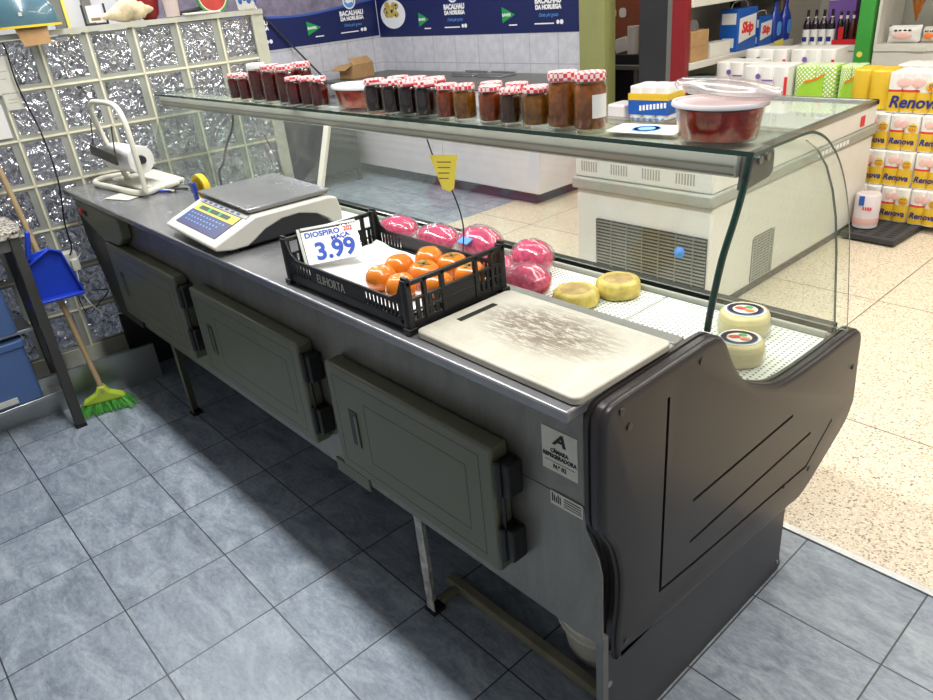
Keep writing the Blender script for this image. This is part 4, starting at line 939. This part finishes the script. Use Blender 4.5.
# ------------------------------------------------------------ island freezer beyond the glass
FZ = thing('island_freezer', 'white island freezer with dark front grille and glass lids beyond the counter', 'freezer', (-1.515, 2.25, 0))
fx = .415
MB().box(-fx+.01, fx-.01, .03, 1.80, .0, .05).build('plinth', 'charcoal', FZ)
MB().box(-fx, fx, 0, 1.83, .045, .575).build('freezer_body', 'freezer', FZ, bev=.012)
MB().box(-fx-.012, fx+.012, -.03, 1.84, .575, .64).build('bumper_ledge', 'freezer_trim', FZ, bev=.012)
MB().box(-fx, fx, -.01, 1.83, .64, .755).build('upper_rim', 'freezer', FZ, bev=.008)
m = MB().box(-fx-.005, fx+.005, -.015, .035, .755, .785).box(-fx-.005, fx+.005, 1.79, 1.835, .755, .785).box(-fx-.005, -fx+.03, 0, 1.83, .755, .785).box(fx-.03, fx+.005, 0, 1.83, .755, .785)
m.build('lid_frame', 'alu', FZ, bev=.004)
for a, b_ in ((.035, .91), (.90, 1.79)):
    MB().box(-fx+.03, fx-.03, a, b_, .772 if a < .5 else .766, .776 if a < .5 else .770).build('glass_lid', 'clear', FZ)
m = MB(); [m.box(-.27+.018*k, -.263+.018*k, -.0012, .0, .45, .555) for k in range(38)]; 
m2 = MB()
for g in range(4):
    for k in range(7): m2.box(-.37+.195*g+.016*k, -.363+.016*k+.195*g, -.0115, -.009, .672, .725)
m2.build('vent_slits', 'freezer_trim', FZ)
gr = MB().box(-.27, fx-.015, -.010, .0, .15, .42).build('front_grille', 'charcoal', FZ)
m = MB()
for k in range(15): m.box(-.27, fx-.015, -.016, -.009, .155+.018*k, .162+.018*k)
for k in range(7): m.box(-.27+.1*k, -.266+.1*k, -.018, -.012, .15, .42)
m.build('grille_slats', 'alu', gr)
sg_ = MB().prism(rrect(.42, .64, .05, .31, .02), fx-.001, fx+.004, 'x').build('side_grille', 'charcoal', FZ)
m = MB(); [m.box(fx+.004, fx+.008, .425, .635, .06+.016*k, .067+.016*k) for k in range(16)]; [m.box(fx+.004, fx+.008, .42+.036*k, .425+.036*k, .06, .31) for k in range(7)]; m.build('side_slats', 'freezer_trim', sg_)
m = MB(); [m.box(fx+.0125, fx+.014, 1.05+.045*k, 1.08+.045*k, .596, .62) for k in range(9)]; m.build('side_lettering', 'whiteprint', FZ)
m = MB().box(fx+.001, fx+.003, 1.60, 1.66, .66, .72); m.build('warning_mark', 'redprint', FZ)
m = MB(); 
for k in range(18): m.box(-fx+.03+.0, -fx+.033, 0, 0, 0, 0) if False else None
m.bm.free()
# fish counter box
M['plinthblue'] = plain('dark_plinth', '#33334c', .5)
FC = thing('fish_counter', 'long pinkish white fish counter standing before the tiled banner wall', 'counter', (-4.7, 3.7, 0))
MB().box(-1.40, 1.40, -.33, .40, 0, .10).build('plinth', 'plinthblue', FC)
M['whitebox'] = plain('pinkish_white_panel', '#d8ced0', .4, 0, .04)
MB().box(-1.45, 1.50, -.40, .44, .10, .86).build('cabinet', 'whitebox', FC, bev=.01)
MB().box(-1.46, 1.51, -.41, .45, .86, .875).build('steel_top', 'steel_dull', FC, bev=.003)
for i, x in enumerate((-4.62, -4.27)):
    e = MB().prism(rrect(-.16, .16, -.10, .10, .02), 0, .012, 'z').build('fish_tray', 'alu', None, (x, 3.95, .876), bev=.003); tag(e, ('left', 'right')[i]+' steel tray lying on the fish counter behind the amber jars', 'tray', 'trays on the fish counter')
    MB().box(-.15, .15, -.09, -.08, .012, .03).box(-.15, .15, .08, .09, .012, .03).build('tray_rim', 'alu', e, bev=.002)
SB = thing('steel_bench', 'dark stainless bench in the fish corner behind the red jars', 'bench', (-5.75, 2.75, 0))
MB().box(-.45, .35, -.5, .42, .82, .85).build('bench_top', 'steel_dull', SB, bev=.004)
MB().box(-.43, .33, -.48, .40, .12, .80).build('bench_body', 'dark_steel', SB, bev=.004)
for x in (-.4, .3):
    for y in (-.45, .37): MB().box(x-.02, x+.02, y-.02, y+.02, 0, .13).build('leg', 'dark_steel', SB)
KB = thing('cardboard_box', 'open kraft cardboard box on the fish counter end behind the coral tub', 'box', (-5.98, 3.62, .8765), .15)
MB().box(-.10, .12, -.14, .14, 0, .13).build('box_body', 'kraft', KB, bev=.002)
m = MB().bar((.12, 0, .13), (.05, 0, .19), .27, .004, up=(1, 0, 1)); m.build('flap', 'kraft', KB)
MB().bar((0, -.14, .13), (0, -.24, .09), .20, .004).build('flap', 'kraft', KB)
o = MB().cyl((-6.2, 3.40, .86), (-6.27, 2.86, 1.52), .009, 8).build('metal_rod', 'dark_steel'); o.location = (0, 0, .0); tag(o, 'thin dark metal rod leaning against the blue banner wall', 'rod')
# banners
def banner(name, lb, loc, rz, L, marks, plates, wave):
    e = thing(name, lb, 'banner', loc, rz)      # local x along the wall, -y faces the room, z from banner foot
    MB().box(0, L, -.004, 0, 0, .75).build('banner_sheet', 'navy', e)
    m = MB(); n = 40; top = []; 
    for k in range(n+1):
        x = L*k/n; top.append((x, .33+wave+.045*math.sin(x*2.6+.9)))
    m.prism(top+[(L, .75), (0, .75)], -.0055, -.004, 'y'); m.build('sea_photo', 'seaphoto', e)
    w = MB(); v = [(x, z-.02) for x, z in top]+[(x, z) for x, z in reversed(top)]; w.prism(v, -.0058, -.0045, 'y'); w.build('wave_line', 'label_blue', e)
    for x in marks:
        m = MB().prism([(x-.53, .085), (x-.53, .215), (x-.37, .15)], -.0062, -.004, 'y').build('triangle_logo', 'greentri', e)
        text('BAMER', .034, 'whiteprint', m, (x-.475, -.0066, .15), (PI/2, 0, 0), bold=.001)
        MB().box(x-.45, x-.35, -.006, -.004, .062, .072).build('small_print', 'whiteprint', e)
        text('BACALHAU', .062, 'whiteprint', e, (x+.02, -.0062, .245), (PI/2, 0, 0), bold=.0035, sx=.92)
        text('DA NORUEGA', .048, 'whiteprint', e, (x+.02, -.0062, .195), (PI/2, 0, 0), bold=.003, sx=.92)
        text('Onde pôr gosto', .042, 'skyprint', e, (x+.02, -.0062, .135), (PI/2, 0, 0), shear=.3, sx=.8)
        MB().box(x-.14, x+.08, -.006, -.004, .064, .074).build('rule', 'whiteprint', e)
        MB().cyl((x+.125, -.004, .078), (x+.125, -.0062, .078), .017, 14).cyl((x+.165, -.004, .078), (x+.165, -.0062, .078), .019, 14).build('round_marks', 'whiteprint', e)
        q = MB().cyl((x+.01, -.004, .36), (x+.01, -.0065, .36), .078, 28).build('round_emblem', 'whiteprint', e)
        MB().cyl((x+.01, -.0065, .36), (x+.01, -.007, .36), .064, 24).build('emblem_field', 'skyprint', q); MB().prism([(x-.045, .36), (x-.01, .385), (x+.04, .365), (x+.065, .385), (x+.06, .335), (x+.04, .35), (x-.01, .335)], -.0076, -.007, 'y').build('emblem_fish', 'whiteprint', q)
    for x in plates:
        q = MB().lathe([(.0001, 0), (.15, 0), (.15, .002), (.0001, .002)], 32, T=Matrix.Translation((x, -.004, .215)) @ Matrix.Rotation(PI/2, 4, 'X') @ Matrix.Diagonal((1.4, .92, 1, 1))).build('plate_photo', 'whiteprint', e)
        random.seed(4); m = MB()
        for k in range(16): m.ball((x+random.uniform(-.13, .09), -.0065, .24+random.uniform(-.04, .075)), .045, .001, .03, 8, 5)
        m.build('potato_print', 'cheese', q)
        m = MB()
        for k in range(9): m.ball((x+random.uniform(-.13, .09), -.0085, .24+random.uniform(-.04, .075)), .014, .001, .012, 7, 5)
        m.build('olive_print', 'charcoal', q)
    return e
M['seaphoto'] = plain('grey_mauve_sea_photo', '#7d7688', .5, 0, .45, 7)
banner('wall_banner', 'navy cod banner along the back tiled wall with green triangles', (-6.28, 4.2, 1.20), 0, 2.76, (1.22, 2.41), (.27,), .07)
banner('wall_banner', 'navy cod banner on the side tiled wall in the far corner', (-6.29, 1.75, 1.22), PI/2, 2.44, (.98, 2.10), (), 0)

# ------------------------------------------------------------ office behind the doorway
DK = thing('office_desk', 'grey desk seen through the dark doorway', 'desk', (-4.1, 5.6, 0))
MB().box(-.5, .5, -.22, .3, .74, .78).build('desk_top', 'steel_dull', DK, bev=.004)
MB().box(-.46, -.42, -.2, .28, 0, .74).build('leg', 'steel_dull', DK); MB().box(.25, .29, -.2, .28, 0, .74).build('leg', 'steel_dull', DK); MB().box(-.42, .25, .22, .25, .1, .74).build('back_board', 'charcoal', DK)
o = MB().prism(rrect(-.20, .17, -.1, .1, .01), 0, .09, 'z').build('black_tray', 'black', None, (-3.98, 5.55, .781), bev=.004); tag(o, 'black tray box on the office desk', 'tray')
o = MB().lathe([(.02, 0), (.055, 0), (.056, .25), (.02, .25), (.02, 0)], 24).build('paper_roll', 'label_white', None, (-3.95, 5.52, .872)); tag(o, 'white paper roll standing on the black tray in the doorway', 'paper roll')
o = MB().box(-.07, .07, -.02, .02, 0, .13).build('paper_stack', 'paper', None, (-4.10, 5.56, .885), (0, -.25, .1), bev=.004); tag(o, 'white papers leaning beside the paper roll on the desk', 'papers')
for i, (x, z, c, lb) in enumerate(((-5.42, 1.34, 'ynote', 'topmost pale yellow note'), (-5.24, 1.20, 'orange', 'orange note'), (-5.10, 1.17, 'ynote', 'small yellow note right of the orange one'), (-4.96, 1.17, 'label_white', 'white heart shaped note'), (-5.44, 1.10, 'pinkprint', 'pink note at the left edge'))):
    o = MB().prism(rrect(-.05, .05, -.045, .055, .035), 0, .002, 'y').build('wall_note', c, None, (x, 6.698, z)); o.location.y = 6.697; tag(o, lb+' on the orange brown office wall', 'note', 'notes on the office wall')
o = MB().box(-.27, .2, -.2, .2, 0, .69).build('carton_base', 'shelf', None, (-2.28, 3.45, 0), bev=.004); tag(o, 'pale carton plinth under the blue toilet paper pack', 'carton')

# ------------------------------------------------------------ packs of paper
def pack(nm, lb, w, d, h, rolls, body='label_white', r=None):
    e = thing(nm, lb, 'paper pack'); m = MB(); n = rolls; pts = []; rad = w/n/2
    poly = []
    for side in (0, 1):
        for k in range(n):
            cx = (-w/2+rad+2*rad*k) if side == 0 else (w/2-rad-2*rad*k)
            for q in range(7):
                a = (PI+PI*q/6) if side == 0 else (PI*q/6); poly.append((cx+rad*math.cos(a), (-d/2+rad*.45 if side == 0 else d/2-rad*.45)+rad*.45*math.sin(a)))
    m.prism(poly, 0, h, 'z', True); m.build('wrapped_rolls', body, e, bev=.010)
    return e
def renova(lb, w=.165, d=.2, h=.212, n=2, xxl=True):
    e = pack('kitchen_roll_pack', lb, w, d, h, n)
    def front(nm, mat, z0, z1, x0=-1, x1=1, yo=.0):
        m = MB(); rad = w/n/2; P = []
        for k in range(n):
            for q in range(7):
                a = PI+PI*q/6; x = -w/2+rad+2*rad*k+rad*math.cos(a); P.append((x, -d/2+rad*.45+rad*.45*math.sin(a)-.0012-yo))
        P = [p for p in P if x0*w/2-1e-6 <= p[0] <= x1*w/2+1e-6]
        if len(P) < 2: m.bm.free(); return
        vs = [(x, y, z0) for x, y in P]+[(x, y, z1) for x, y in P]+[(x, y+.001, z0) for x, y in P]+[(x, y+.001, z1) for x, y in P]; N = len(P)
        m.faces(vs, [(i, i+1, N+i+1, N+i) for i in range(N-1)], True); return m.build(nm, mat, e)
    front('yellow_band', 'yprint', .008, h*.52); front('red_band', 'redprint', h*.52, h*.58, -1, .2)
    for x in (-w*.22, w*.02): MB().ball((x, -d/2-.002, h*.76), w*.13, .002, h*.11, 12, 6).build('roll_print', 'pinkprint', e)
    if xxl:
        q = MB().ball((w*.32, -d/2-.003, h*.66), w*.17, .002, h*.13, 12, 6).build('badge', 'yprint', e); text('XXL', w*.13, 'redprint', q, (w*.32, -d/2-.006, h*.62), (PI/2, 0, 0)); text('EXTRA', w*.07, 'navyink', q, (w*.32, -d/2-.006, h*.71), (PI/2, 0, 0))
    text('Renova', w*.30, 'navyink', e, (.0, -d/2-.004, h*.27), (PI/2, 0, 0), 'brand_lettering', bold=w*.008, shear=.2, sx=.98)
    return e
MT = MB().prism([(-1.085, 3.76), (-.766, 3.74), (-.72, 4.9), (-2.4, 4.9), (-2.4, 4.11), (-1.085, 4.11)], .012, .045, 'z').build('floor_mat', 'mat', None, bev=.004)
tag(MT, 'black slotted plastic platform under the kitchen roll packs', 'platform')
m = MB()
for i in range(4):
    for j in range(8): m.box(-1.06+.075*i, -1.02+.075*i, 3.79+.04*j, 3.805+.04*j, .045, .0462)
m.build('slots', 'rubber', MT)
m = MB(); [m.box(x-.03, x+.03, y-.03, y+.03, 0, .013) for x, y in ((-1.04, 3.8), (-.82, 3.8), (-.82, 4.8), (-2.3, 4.8), (-2.3, 4.2))]; m.build('foot', 'mat', MT)
pos = ['bottom row', 'second row up', 'third row up']
P0 = None
for r in range(3):
    for c in range(4):
        x = -1.13+.172*c + (.035, .015, 0)[r]; lb = 'yellow and white kitchen roll pack, %s, %s' % (pos[r], ('by the freezer side', 'second from the freezer', 'third from the freezer', 'at the right edge')[c])
        if P0 is None: e = P0 = renova(lb)
        else: e = dup(P0, (0, 0, 0), None, lb)
        e.location = (x, 4.25-.03*(2-r), .046+.2135*r); e.rotation_euler = (0, 0, random.uniform(-.06, .06)); e['group'] = 'kitchen roll packs stacked on the platform'
PB = MB().box(-1.22, .0, 0, .4, 0, .64).build('display_plinth', 'shelf', None, (-1.24, 4.40, .046), bev=.005); tag(PB, 'white display block hidden behind the freezer carrying the upper paper packs', 'plinth')
PB2 = MB().box(0, .64, 0, .3, 0, .64).build('display_plinth', 'shelf', None, (-1.22, 4.48, .046), bev=.005); tag(PB2, 'white display block behind the stacked kitchen roll packs', 'plinth')
P1 = renova('wide kitchen roll pack with extra badge in the top row at the right edge', .32, .22, .235, 4); P1.location = (-.94, 4.30, .688)
P2 = dup(P1, (-1.62, 4.6, .688), None, 'wide kitchen roll pack in the top row beside the green pack'); P2.location = (-1.02, 4.62, .688); P2['label'] = 'wide kitchen roll pack in the rear of the top row'
SP = pack('yellow_side_pack', 'yellow ended paper pack in the top row with a white stripe', .115, .22, .235, 1, 'yprint'); SP.location = (-1.175, 4.36, .688)
SP2 = dup(SP, (-1.30, 4.40, .688), None, 'yellow ended paper pack next to the green patterned pack')
def mk_dia():
    m, nt, b = newmat('lime_diamond_print'); v = coord(nt); s = sep(nt, v)
    a = math_(nt, 'FRACT', math_(nt, 'MULTIPLY', math_(nt, 'ADD', s[0], s[2]), 36)); c = math_(nt, 'FRACT', math_(nt, 'MULTIPLY', math_(nt, 'SUBTRACT', s[0], s[2]), 36))
    k = math_(nt, 'MULTIPLY', math_(nt, 'GREATER_THAN', a, .42), math_(nt, 'GREATER_THAN', c, .42))
    nt.links.new(mixc(nt, k, '#9cc63a', '#f3f3ee'), b.inputs['Base Color']); b.inputs['Roughness'].default_value = .35; return m
M['limecheck'] = mk_dia()
GP = pack('green_pack', 'green and white diamond patterned paper pack in the top row', .28, .2, .235, 2, 'limecheck'); GP.location = (-1.66, 4.52, .688)
q = MB().prism([(-.10, .03), (.07, .03), (.07, .19), (.02, .16), (-.06, .14), (-.10, .09)], -.106, -.101, 'y').build('green_label', 'limeprint', GP); MB().prism([(-.06, .14), (.02, .16), (.07, .19), (.07, .175), (.02, .145), (-.06, .125)], -.109, -.106, 'y').build('orange_ribbon', 'orange', q)
GP2 = dup(GP, (-1.435, 4.52, .688), .1, 'green and white diamond paper pack set at an angle beside its twin'); GP2.scale = (.5, .9, 1)
WP = pack('white_pack', 'white toilet roll pack left of the green patterned pack', .33, .24, .24, 3); WP.location = (-1.98, 4.48, .688)
MB().cyl((-.05, -.121, .17), (-.05, -.124, .17), .018, 14).build('purple_mark', 'purple', WP); MB().box(-.02, .06, -.1235, -.121, .14, .15).build('print_line', 'purple', WP)
q = MB().box(.145, .165, -.124, -.119, .02, .17).build('colour_strip', 'redprint', WP)
WP2 = dup(WP, (-2.31, 4.66, .688), 0, 'white toilet roll pack at the left end behind the clear lid')
WP3 = dup(WP, (-1.88, 4.80, .70), 0, 'white toilet roll pack standing higher behind the others'); 
PB4 = MB().box(-.5, .5, -.1, .15, 0, .74).build('display_plinth', 'shelf', None, (-1.95, 4.95, .0), bev=.005); tag(PB4, 'tall white display block at the rear of the paper packs', 'plinth'); WP3.location = (-1.88, 4.96, .742)
WP4 = dup(WP, (-2.24, 4.96, .742), 0, 'white toilet roll pack on the tall block at the rear left')
# toilet roll pack by the doorway
TP = pack('toilet_roll_pack', 'blue white and yellow toilet roll pack on a carton in the doorway', .28, .22, .25, 3); TP.location = (-2.215, 3.40, .691); TP.rotation_euler = (0, 0, .1)
MB().box(-.142, .142, -.1125, .1125, .075, .165).build('blue_band', 'skipblue', TP); MB().box(-.143, .143, -.1135, .1135, .165, .205).build('yellow_band', 'yprint', TP)
m = MB(); [m.box(-.06+.025*k, -.045+.025*k, -.115, -.112, .10+.003*k, .132+.003*k) for k in range(8)]; m.build('white_lettering', 'whiteprint', TP)
m = MB(); [m.ball((-.11+.044*k, -.114, .045), .014, .002, .014, 10, 6) for k in range(6)]; m.build('teddy_print', 'skyprint', TP)
o = MB().prism(rrect(-.07, .07, -.09, .09, .03), 0, .13, 'z').build('clear_pack', 'film_lid', None, (-2.455, 3.36, .691), bev=.012); tag(o, 'small white wrapped pack left of the blue toilet roll pack', 'pack')
PKp = thing('pink_pack', 'pale pink kitchen roll pack standing alone in front of the stack', 'paper pack', (-1.015, 3.93, .047), .15)
MB().lathe([(.066, 0), (.072, .005), (.072, .20), (.066, .208), (.02, .21), (.0001, .208)], 28).build('wrapped_roll', 'whitebox', PKp)
MB().lathe([(.0725, .025), (.0735, .03), (.0735, .06), (.0725, .065)], 28).build('pink_band', 'pinkprint', PKp)
MB().box(-.035, -.005, -.078, -.068, .15, .205).build('blue_flash', 'skipblue', PKp); m = MB(); [m.box(-.01+.014*k, -.002+.014*k, -.0755, -.070, .12, .14) for k in range(4)]; m.build('red_lettering', 'redprint', PKp)

# ------------------------------------------------------------ left gondola with detergent
GD = thing('shelf_unit', 'beige shelf unit with a red end post holding detergent boxes', 'shelving', (-2.75, 4.2, 0))
MB().box(.12, .24, -.03, .03, 0, 2.2).build('end_post', 'redpost', GD, bev=.004, label='red painted end post')
MB().box(-.20, -.17, .05, 2.0, 0, 2.2).build('back_panel', 'shelfback', GD)
for z, nm in ((.905, 0), (1.33, 0), (.42, 0), (.08, 0)): MB().box(-.17, .25, .03, 1.63, z, z+.05).build('shelf_board', 'shelf', GD, bev=.004)
MB().box(-.17, -.12, 1.28, 1.36, 0, 2.2).build('upright', 'charcoal', GD); MB().box(-.17, .1, 1.64, 1.68, 0, 2.2).build('far_panel', 'shelfback', GD)
o = MB().prism([(-.03, -.07), (.03, -.06), (.03, .08), (-.03, .07)], 0, .002, 'x').build('price_tag', 'ynote', None, (-2.494, 5.62, .89)); o.location = (-2.494, 5.55, .90); o.scale = (1, 2.6, 1.0); tag(o, 'yellow price tag hanging on the detergent shelf edge', 'price tag')
ZS = .9565
SK1 = thing('detergent_box', 'large blue and white detergent box with red lettering and handle', 'detergent box', (-2.59, 5.05, ZS))
MB().box(-.075, .075, -.15, .15, 0, .31).build('carton', 'skipblue', SK1, bev=.003)
q = MB().prism([(-.12, .06), (.13, .10), (.13, .26), (-.12, .24)], .0752, .077, 'x').build('white_panel', 'label_white', SK1); text('Skip', .105, 'redprint', q, (.0775, .0, .165), (PI/2+.0, 0, PI/2), bold=.006, shear=.2)
MB().box(-.06, .06, -.152, -.15, .20, .28).box(-.05, .05, -.152, -.15, .03, .10).build('side_print', 'label_white', SK1)
MB().tube(catmull([(0, -.13, .31), (0, -.08, .355), (0, .08, .36), (0, .13, .31)], 5), .005, 6).build('carry_handle', 'sticker', SK1)
SK2 = dup(SK1, (-2.57, 5.36, ZS), 0, 'smaller blue and white detergent box right of the large one'); SK2.scale = (.7, .7, .72)
for i, y in enumerate((5.58, 5.76)):
    if i == 0:
        B1 = e = thing('detergent_bottle', '', 'bottle'); MB().lathe([(.055, 0), (.062, .01), (.062, .17), (.05, .21), (.03, .245), (.022, .27), (.022, .31), (.0001, .312)], 24, T=Matrix.Diagonal((.7, 1.1, 1, 1))).build('bottle_body', 'darkblue', e); MB().prism(rrect(-.035, .035, .05, .16, .03), .043, .046, 'x').build('bottle_label', 'skyprint', e)
    else: e = dup(B1, (0, 0, 0))
    e.location = (-2.56, y, ZS); e['label'] = ('dark blue detergent bottle nearer the small box', 'dark blue detergent bottle furthest along the shelf')[i]; e['group'] = 'blue detergent bottles'
o = MB().box(-.09, .09, -.12, .12, 0, .21).build('kraft_box', 'kraft', None, (-2.61, 4.38, ZS), bev=.003); tag(o, 'kraft carton at the near end of the detergent shelf', 'box'); MB().box(.0902, .091, -.12, .12, .10, .105).build('tape', 'amber_stain', o)
o = MB().box(-.06, .06, -.14, .14, 0, .10).build('white_box', 'shelf', None, (-2.57, 4.66, ZS), bev=.003); tag(o, 'low white box between the kraft carton and detergent', 'box')
o = MB().lathe([(.05, 0), (.055, .03), (.045, .07), (.0001, .085)], 20).build('glass_dome', 'tubplastic', None, (-2.59, 4.36, ZS+.2115)); tag(o, 'clear domed cup on top of the kraft carton', 'cup')
M['greenbox'] = plain('dark_green_plastic', '#0f4a38', .5)
o = MB().box(-.07, .07, -.14, .14, 0, .36).build('green_crate', 'greenbox', None, (-2.60, 4.50, .4715), bev=.01); tag(o, 'dark green box on the lower shelf under the cartons', 'box')

# ------------------------------------------------------------ rear shelves with wine and snacks
WS = thing('wine_shelf', 'white bracket shelf with wine bottles left of the green post', 'shelving', (-2.13, 5.85, 0))
MB().box(-.27, .25, -.25, .25, .88, .925).build('shelf_board', 'shelf', WS, bev=.003)
MB().prism([(-.25, .80), (.24, .68), (.24, .88), (-.25, .88)], -.24, -.22, 'y').build('front_apron', 'shelf', WS)
MB().box(-.29, .27, .25, .28, 0, 2.0).build('back_panel', 'shelfback', WS)
GPo = MB().box(-.055, .055, -.04, .04, 0, 2.0).build('green_post', 'greenpost', None, (-1.82, 5.60, 0), bev=.004); tag(GPo, 'green painted shelf post with a small white leaf mark', 'post')
MB().cyl((-.01, -.0405, .86), (-.01, -.042, .86), .022, 12).build('leaf_mark', 'ynote', GPo)
SS = thing('snack_shelf', 'grey shelf with snack bags right of the green post', 'shelving', (-1.20, 5.85, 0))
MB().box(-.55, .6, -.25, .25, .875, .925).build('shelf_board', 'shelf', SS, bev=.003); MB().prism([(-.55, .70), (-.35, .74), (.6, .82), (.6, .875), (-.55, .875)], -.24, -.22, 'y').build('front_apron', 'shelf', SS)
MB().box(-.55, .6, .25, .28, 0, 2.0).build('back_panel', 'freezer_trim', SS); MB().prism([(-.25, .92), (.2, .92), (.2, 1.5), (-.25, 1.5)], -.55, -.53, 'x').build('side_panel', 'shelf', SS)
m = MB().box(-.28, -.17, -.256, -.25, .875, .905).box(-.12, -.02, -.256, -.25, .875, .905); m.build('price_strip', 'sticker', SS)
BT = None
names = ['leftmost wine bottle with a white label', 'second white labelled wine bottle', 'third white labelled wine bottle', 'white labelled wine bottle nearest the red tray']
for i in range(4):
    if BT is None:
        BT = e = thing('wine_bottle', '', 'bottle'); MB().lathe([(.026, 0), (.030, .006), (.030, .15), (.022, .18), (.011, .205), (.011, .262), (.0001, .264)], 18).build('bottle_glass', 'bottle', e); MB().lathe([(.0308, .0), (.0308, .115)], 18).build('bottle_label', 'label_white', e); MB().lathe([(.0122, .185), (.0122, .21)], 14).build('neck_label', 'sticker', e)
        MB().box(-.018, .018, -.032, -.030, .025, .06).build('label_print', 'navyink', e)
    else: e = dup(BT, (0, 0, 0))
    e.location = (-2.315+.066*i, 5.66, .9265); e['label'] = names[i]+' on the bracket shelf'; e['group'] = 'white labelled wine bottles'
TR = MB().box(-.105, .105, -.05, .05, 0, .035).build('red_tray', 'red', None, (-1.985, 5.68, .9265), bev=.004); tag(TR, 'red display tray holding small bottles beside the green post', 'tray')
MB().box(-.06, -.02, -.053, -.050, .035, .13).build('red_card', 'red', TR)
for i, c in enumerate(('bottle', 'bottle', 'brownbottle', 'brownbottle')):
    e = thing('small_bottle', ('black bottle at the left of the red tray', 'black bottle behind the red card in the tray', 'brown bottle third in the red tray', 'brown bottle beside the green post in the red tray')[i], 'bottle', (-2.06+.05*i, 5.685, .9620), 0, 'bottles in the red tray')
    MB().lathe([(.021, 0), (.023, .006), (.023, .12), (.010, .155), (.010, .19), (.0001, .192)], 16).build('bottle_glass', c, e); MB().lathe([(.0115, .15), (.0115, .175)], 12).build('foil', 'sticker', e)
    MB().cyl((0, 0, .19), (0, 0, .205), .011, 12).build('cap', 'charcoal', e)
for i, (x, w, c, lb) in enumerate(((-2.16, .22, 'purple', 'purple wrapped boxes behind the wine bottles'), (-1.95, .10, 'magenta', 'magenta wrapped packet above the small bottles'))):
    e = thing('wrapped_box', lb, 'box', (x, 5.98, .9265)); MB().box(-w/2, w/2, -.06, .06, 0, .42).build('carton', c, e, bev=.006); MB().box(-w/2-.001, w/2+.001, -.061, .061, .31, .33).build('ribbon', 'label_white', e)
def bag(lb, x, y, z, w, h, c, c2, rot=0):
    e = thing('snack_bag', lb, 'snack bag', (x, y, z), rot); m = MB(); n = 10; vs = []
    for s_ in (-1, 1):
        for i in range(n+1):
            for j in range(n+1):
                u = i/n*2-1; v = j/n*2-1; vs.append((w/2*u*(1-.05*(1-abs(v))), s_*.045*(1-u**4)*(1-v**4)*(1+.15*math.sin(9*u+5*v)), h/2+h/2*v))
    N = (n+1)**2; fs = []
    for s_ in (0, 1):
        for i in range(n):
            for j in range(n): a = s_*N+i*(n+1)+j; fs.append((a, a+1, a+n+2, a+n+1))
    m.faces(vs, fs, True); m.build('foil_bag', c, e)
    m = MB(); m.ball((0, -.048, h*.45), w*.30, .006, h*.2, 12, 8); m.build('food_print', c2, e); m = MB()
    for k in range(4): m.ball((-w*.22+w*.14*k, -.044, h*.74), w*.055, .006, h*.05, 8, 6)
    m.build('bag_lettering', 'ink', e); return e
bag('flat white snack pack with reddish print lying on the grey shelf', -1.575, 5.70, .9265, .235, .125, 'label_white', 'pinkprint')
bag('small orange and white snack bag beside the flat white pack', -1.40, 5.72, .9265, .11, .11, 'sticker', 'orange')
bag('large yellow and silver snack bag at the right edge', -1.33, 5.83, .9265, .24, .33, 'freezer_trim', 'yprint')
bag('large dark snack bag behind the yellow one', -1.10, 5.80, .9265, .24, .36, 'sticker', 'orange')
for i, x in enumerate((-1.48, -1.33)):
    o = MB().lathe([(.004, 0), (.03, .09), (.07, .22), (.075, .34), (.0001, .36)], 14, T=Matrix.Diagonal((1, .5, 1, 1))).build('hanging_snack_bag', 'brownbottle' if i else 'jam_orange', None, (x-.02, 5.66+.02*i, 1.08+.05*i)); tag(o, ('amber brown', 'dark red')[i]+' snack bag hanging above the grey shelf', 'snack bag')
    o.location.z = 1.08+.05*i
    MB().cyl((0, .0, .36), (0, .0, .75), .002, 6).build('hanger', 'alu', o)
